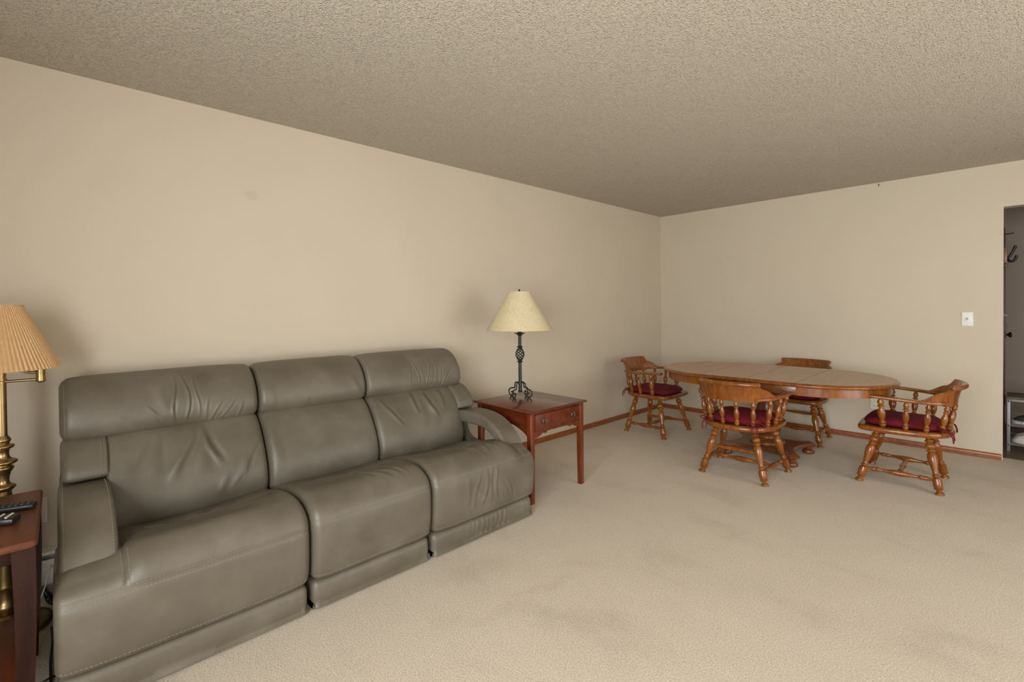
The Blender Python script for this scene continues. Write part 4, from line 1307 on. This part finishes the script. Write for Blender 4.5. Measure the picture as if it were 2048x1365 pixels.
# ------------------------------------------------------------------ things in the hall
# open door seen edge-on
DYE = 6.66
door = struct(mesh('door_1', box(3.020, 3.058, DYE, DYE + .62, .012, 2.032, .002), M['door_wood'], angle=30))
mesh('door_knob', join(lathe((3.058, DYE + .055, .985), (3.064, DYE + .055, .985), [(0, .026), (1, .026)], 20), lathe((3.062, DYE + .055, .985), (3.108, DYE + .055, .985), smooth_prof([(0, .010), (.35, .010), (.5, .020), (.75, .027), (.92, .022), (1, .008)], 3), 20)), M['knob'], door)
mesh('latch_plate', box(3.026, 3.052, DYE - .0015, DYE + .001, 1.14, 1.20, .0005), M['steel'], door, smooth=False)
mesh('deadbolt', box(3.050, 3.074, DYE - .001, DYE + .02, 1.168, 1.182, .002), M['steel'], door, angle=30)
chain = []
for k in range(7):
    c = (3.062 + .004 * math.sin(k * 1.9), DYE + .004, 1.095 - .026 * k)
    ring = [(c[0] + (.008 * math.cos(a) if k % 2 else 0), c[1] + (0 if k % 2 else .008 * math.cos(a)), c[2] + .016 * math.sin(a)) for a in np.linspace(0, 2 * math.pi, 13)[:-1]]
    chain.append(tube(ring, .0026, 6, True))
mesh('door_chain', join(*chain), M['steel'], door)
for zz in (.35,):
    mesh('hinge', lathe((3.062, DYE - .003, zz - .05), (3.062, DYE - .003, zz + .05), [(0, .006), (1, .006)], 10), M['door_wood'], door)
hk = tag(empty('coat_hook', (3.058, DYE, 0)), 'black double coat hook on a wooden board beyond the doorway', 'hook')
mesh('board', box(-.012, .016, -.022, -.002, 1.682, 1.835, .003), M['plate_wood'], hk, angle=30)
mesh('hook', join(tube(catmull([(.016, -.012, 1.735), (.028, -.014, 1.745), (.050, -.016, 1.785), (.072, -.016, 1.845)], 5), [.010] * 12 + [.012] * 4, 8),
                  tube(catmull([(.016, -.012, 1.725), (.030, -.014, 1.700), (.052, -.016, 1.698), (.070, -.016, 1.715), (.076, -.016, 1.752)], 5), [.011] * 16 + [.012] * 5, 8)), M['iron'], hk)
mesh('lower_block', box(-.010, .014, -.020, -.002, 1.645, 1.681, .003), M['door_wood'], hk, angle=30)
tag(mesh('hanging_rod', join(tube([(3.058, DYE - .006, 1.962), (3.118, DYE - .006, 1.968)], .004, 8), lathe((3.118, DYE - .006, 1.968), (3.121, DYE - .006, 1.968), [(0, .0055), (1, .0055)], 8)), M['knob']),
    'thin dark rod projecting above the coat hook in the hall', 'rod')
# shoe rack
RK = (3.078, 5.985)
rk = tag(empty('shoe_rack', (RK[0], RK[1], 0)), 'metal shoe rack with a wood-look top just inside the doorway', 'rack')
RW, RD, RZ = .62, .34, .455
for px in (0, RW - .022):
    for py in (0, RD - .016):
        p_ = mesh('post', box(px, px + .022, py, py + .016, 0, RZ, .002), M['steel'], rk, angle=30)
        if py == 0:
            for zz in (.06, .225, .435):
                mesh('screw', lathe((px + .011, .0002, zz), (px + .011, -.004, zz), [(0, .005), (.7, .005), (1, .003)], 10), M['slot'], p_)
mesh('top_board', box(.001, RW - .001, .002, RD - .002, RZ + .002, RZ + .020, .002), M['rack_board'], rk, angle=30)
mesh('top_frame', join(box(0, RW, -.002, .014, RZ - .018, RZ + .0015, .002), box(0, RW, RD - .014, RD, RZ - .018, RZ + .0015, .002), box(0, .012, 0, RD, RZ - .018, RZ + .0015, .002), box(RW - .012, RW, 0, RD, RZ - .018, RZ + .0015, .002)), M['steel'], rk, angle=30)
for zz in (.060, .225):
    rods = [tube([(.012, y, zz), (RW - .012, y, zz)], .0038, 8) for y in np.linspace(.008, RD - .01, 7)]
    rods.append(tube([(.012, .008, zz + .045), (RW - .012, .008, zz + .045)], .003, 8) if zz > .2 else tube([(.012, RD - .01, zz + .04), (RW - .012, RD - .01, zz + .04)], .003, 8))
    rods += [tube([(x, .008, zz), (x, .008, zz + (.045 if zz > .2 else .0))], .0026, 6) for x in (.09, .2, .31, .42, .53)] if zz > .2 else []
    mesh('wire_shelf', join(*rods), M['steel'], rk)
def sneaker(loc, rz, label, dark):
    t = tag(empty('sneaker', loc, rz), label, 'shoe', 'sneakers on the shoe rack')
    # sole outline, toe towards +x
    O = catmull([(-.135, 0), (-.125, .03), (-.07, .036), (-.01, .034), (.06, .046), (.115, .038), (.142, .005), (.12, -.035), (.06, -.044), (0, -.036), (-.07, -.034), (-.12, -.03)], 5, True)
    mesh('sole', rings([[(a, b, 0) for a, b in O * .97], [(a, b, .006) for a, b in O], [(a, b, .022 + .006 * (a > .1)) for a, b in O * .99], [(a, b, .024) for a, b in O * .9]]), M['shoe'], t, angle=40)
    rs = []
    for k, (s, z) in enumerate(((.95, .022), (.94, .036), (.88, .052), (.78, .066), (.62, .080), (.5, .092))):
        rs.append([(a * s - (1 - s) * .085, b * s * .97, z + max(0, -a) * .12 * (k / 5)) for a, b in O])
    mesh('upper', rings(rs), M['shoe_dark'] if dark else M['shoe'], t, angle=60)
    mesh('laces', join(*[tube([(.02 - .018 * k, -.018, .070 + .009 * k), (.024 - .018 * k, 0, .078 + .009 * k), (.02 - .018 * k, .018, .070 + .009 * k)], .0025, 6) for k in range(4)]), M['shoe_dark'] if not dark else M['shoe'], t)
    mesh('side_panel', join(*[move(box(-.03, .03, -.003, .003, -.006, .006, .002), (.02 - .05 * k, s * .036, .050), (0, R(-30), 0)) for k in (0, 1) for s in (-1, 1)]), M['shoe_dark'] if not dark else M['shoe'], t, angle=30)
    return t
sneaker((RK[0] + .17, RK[1] + .10, .0645), R(168), 'white sneaker with black panels on the lowest wire shelf', False)
sneaker((RK[0] + .18, RK[1] + .23, .0645), R(172), 'white sneaker with black panels behind the front one, lowest shelf', False)
sneaker((RK[0] + .17, RK[1] + .15, .2295), R(175), 'black sneaker on the upper wire shelf', True)
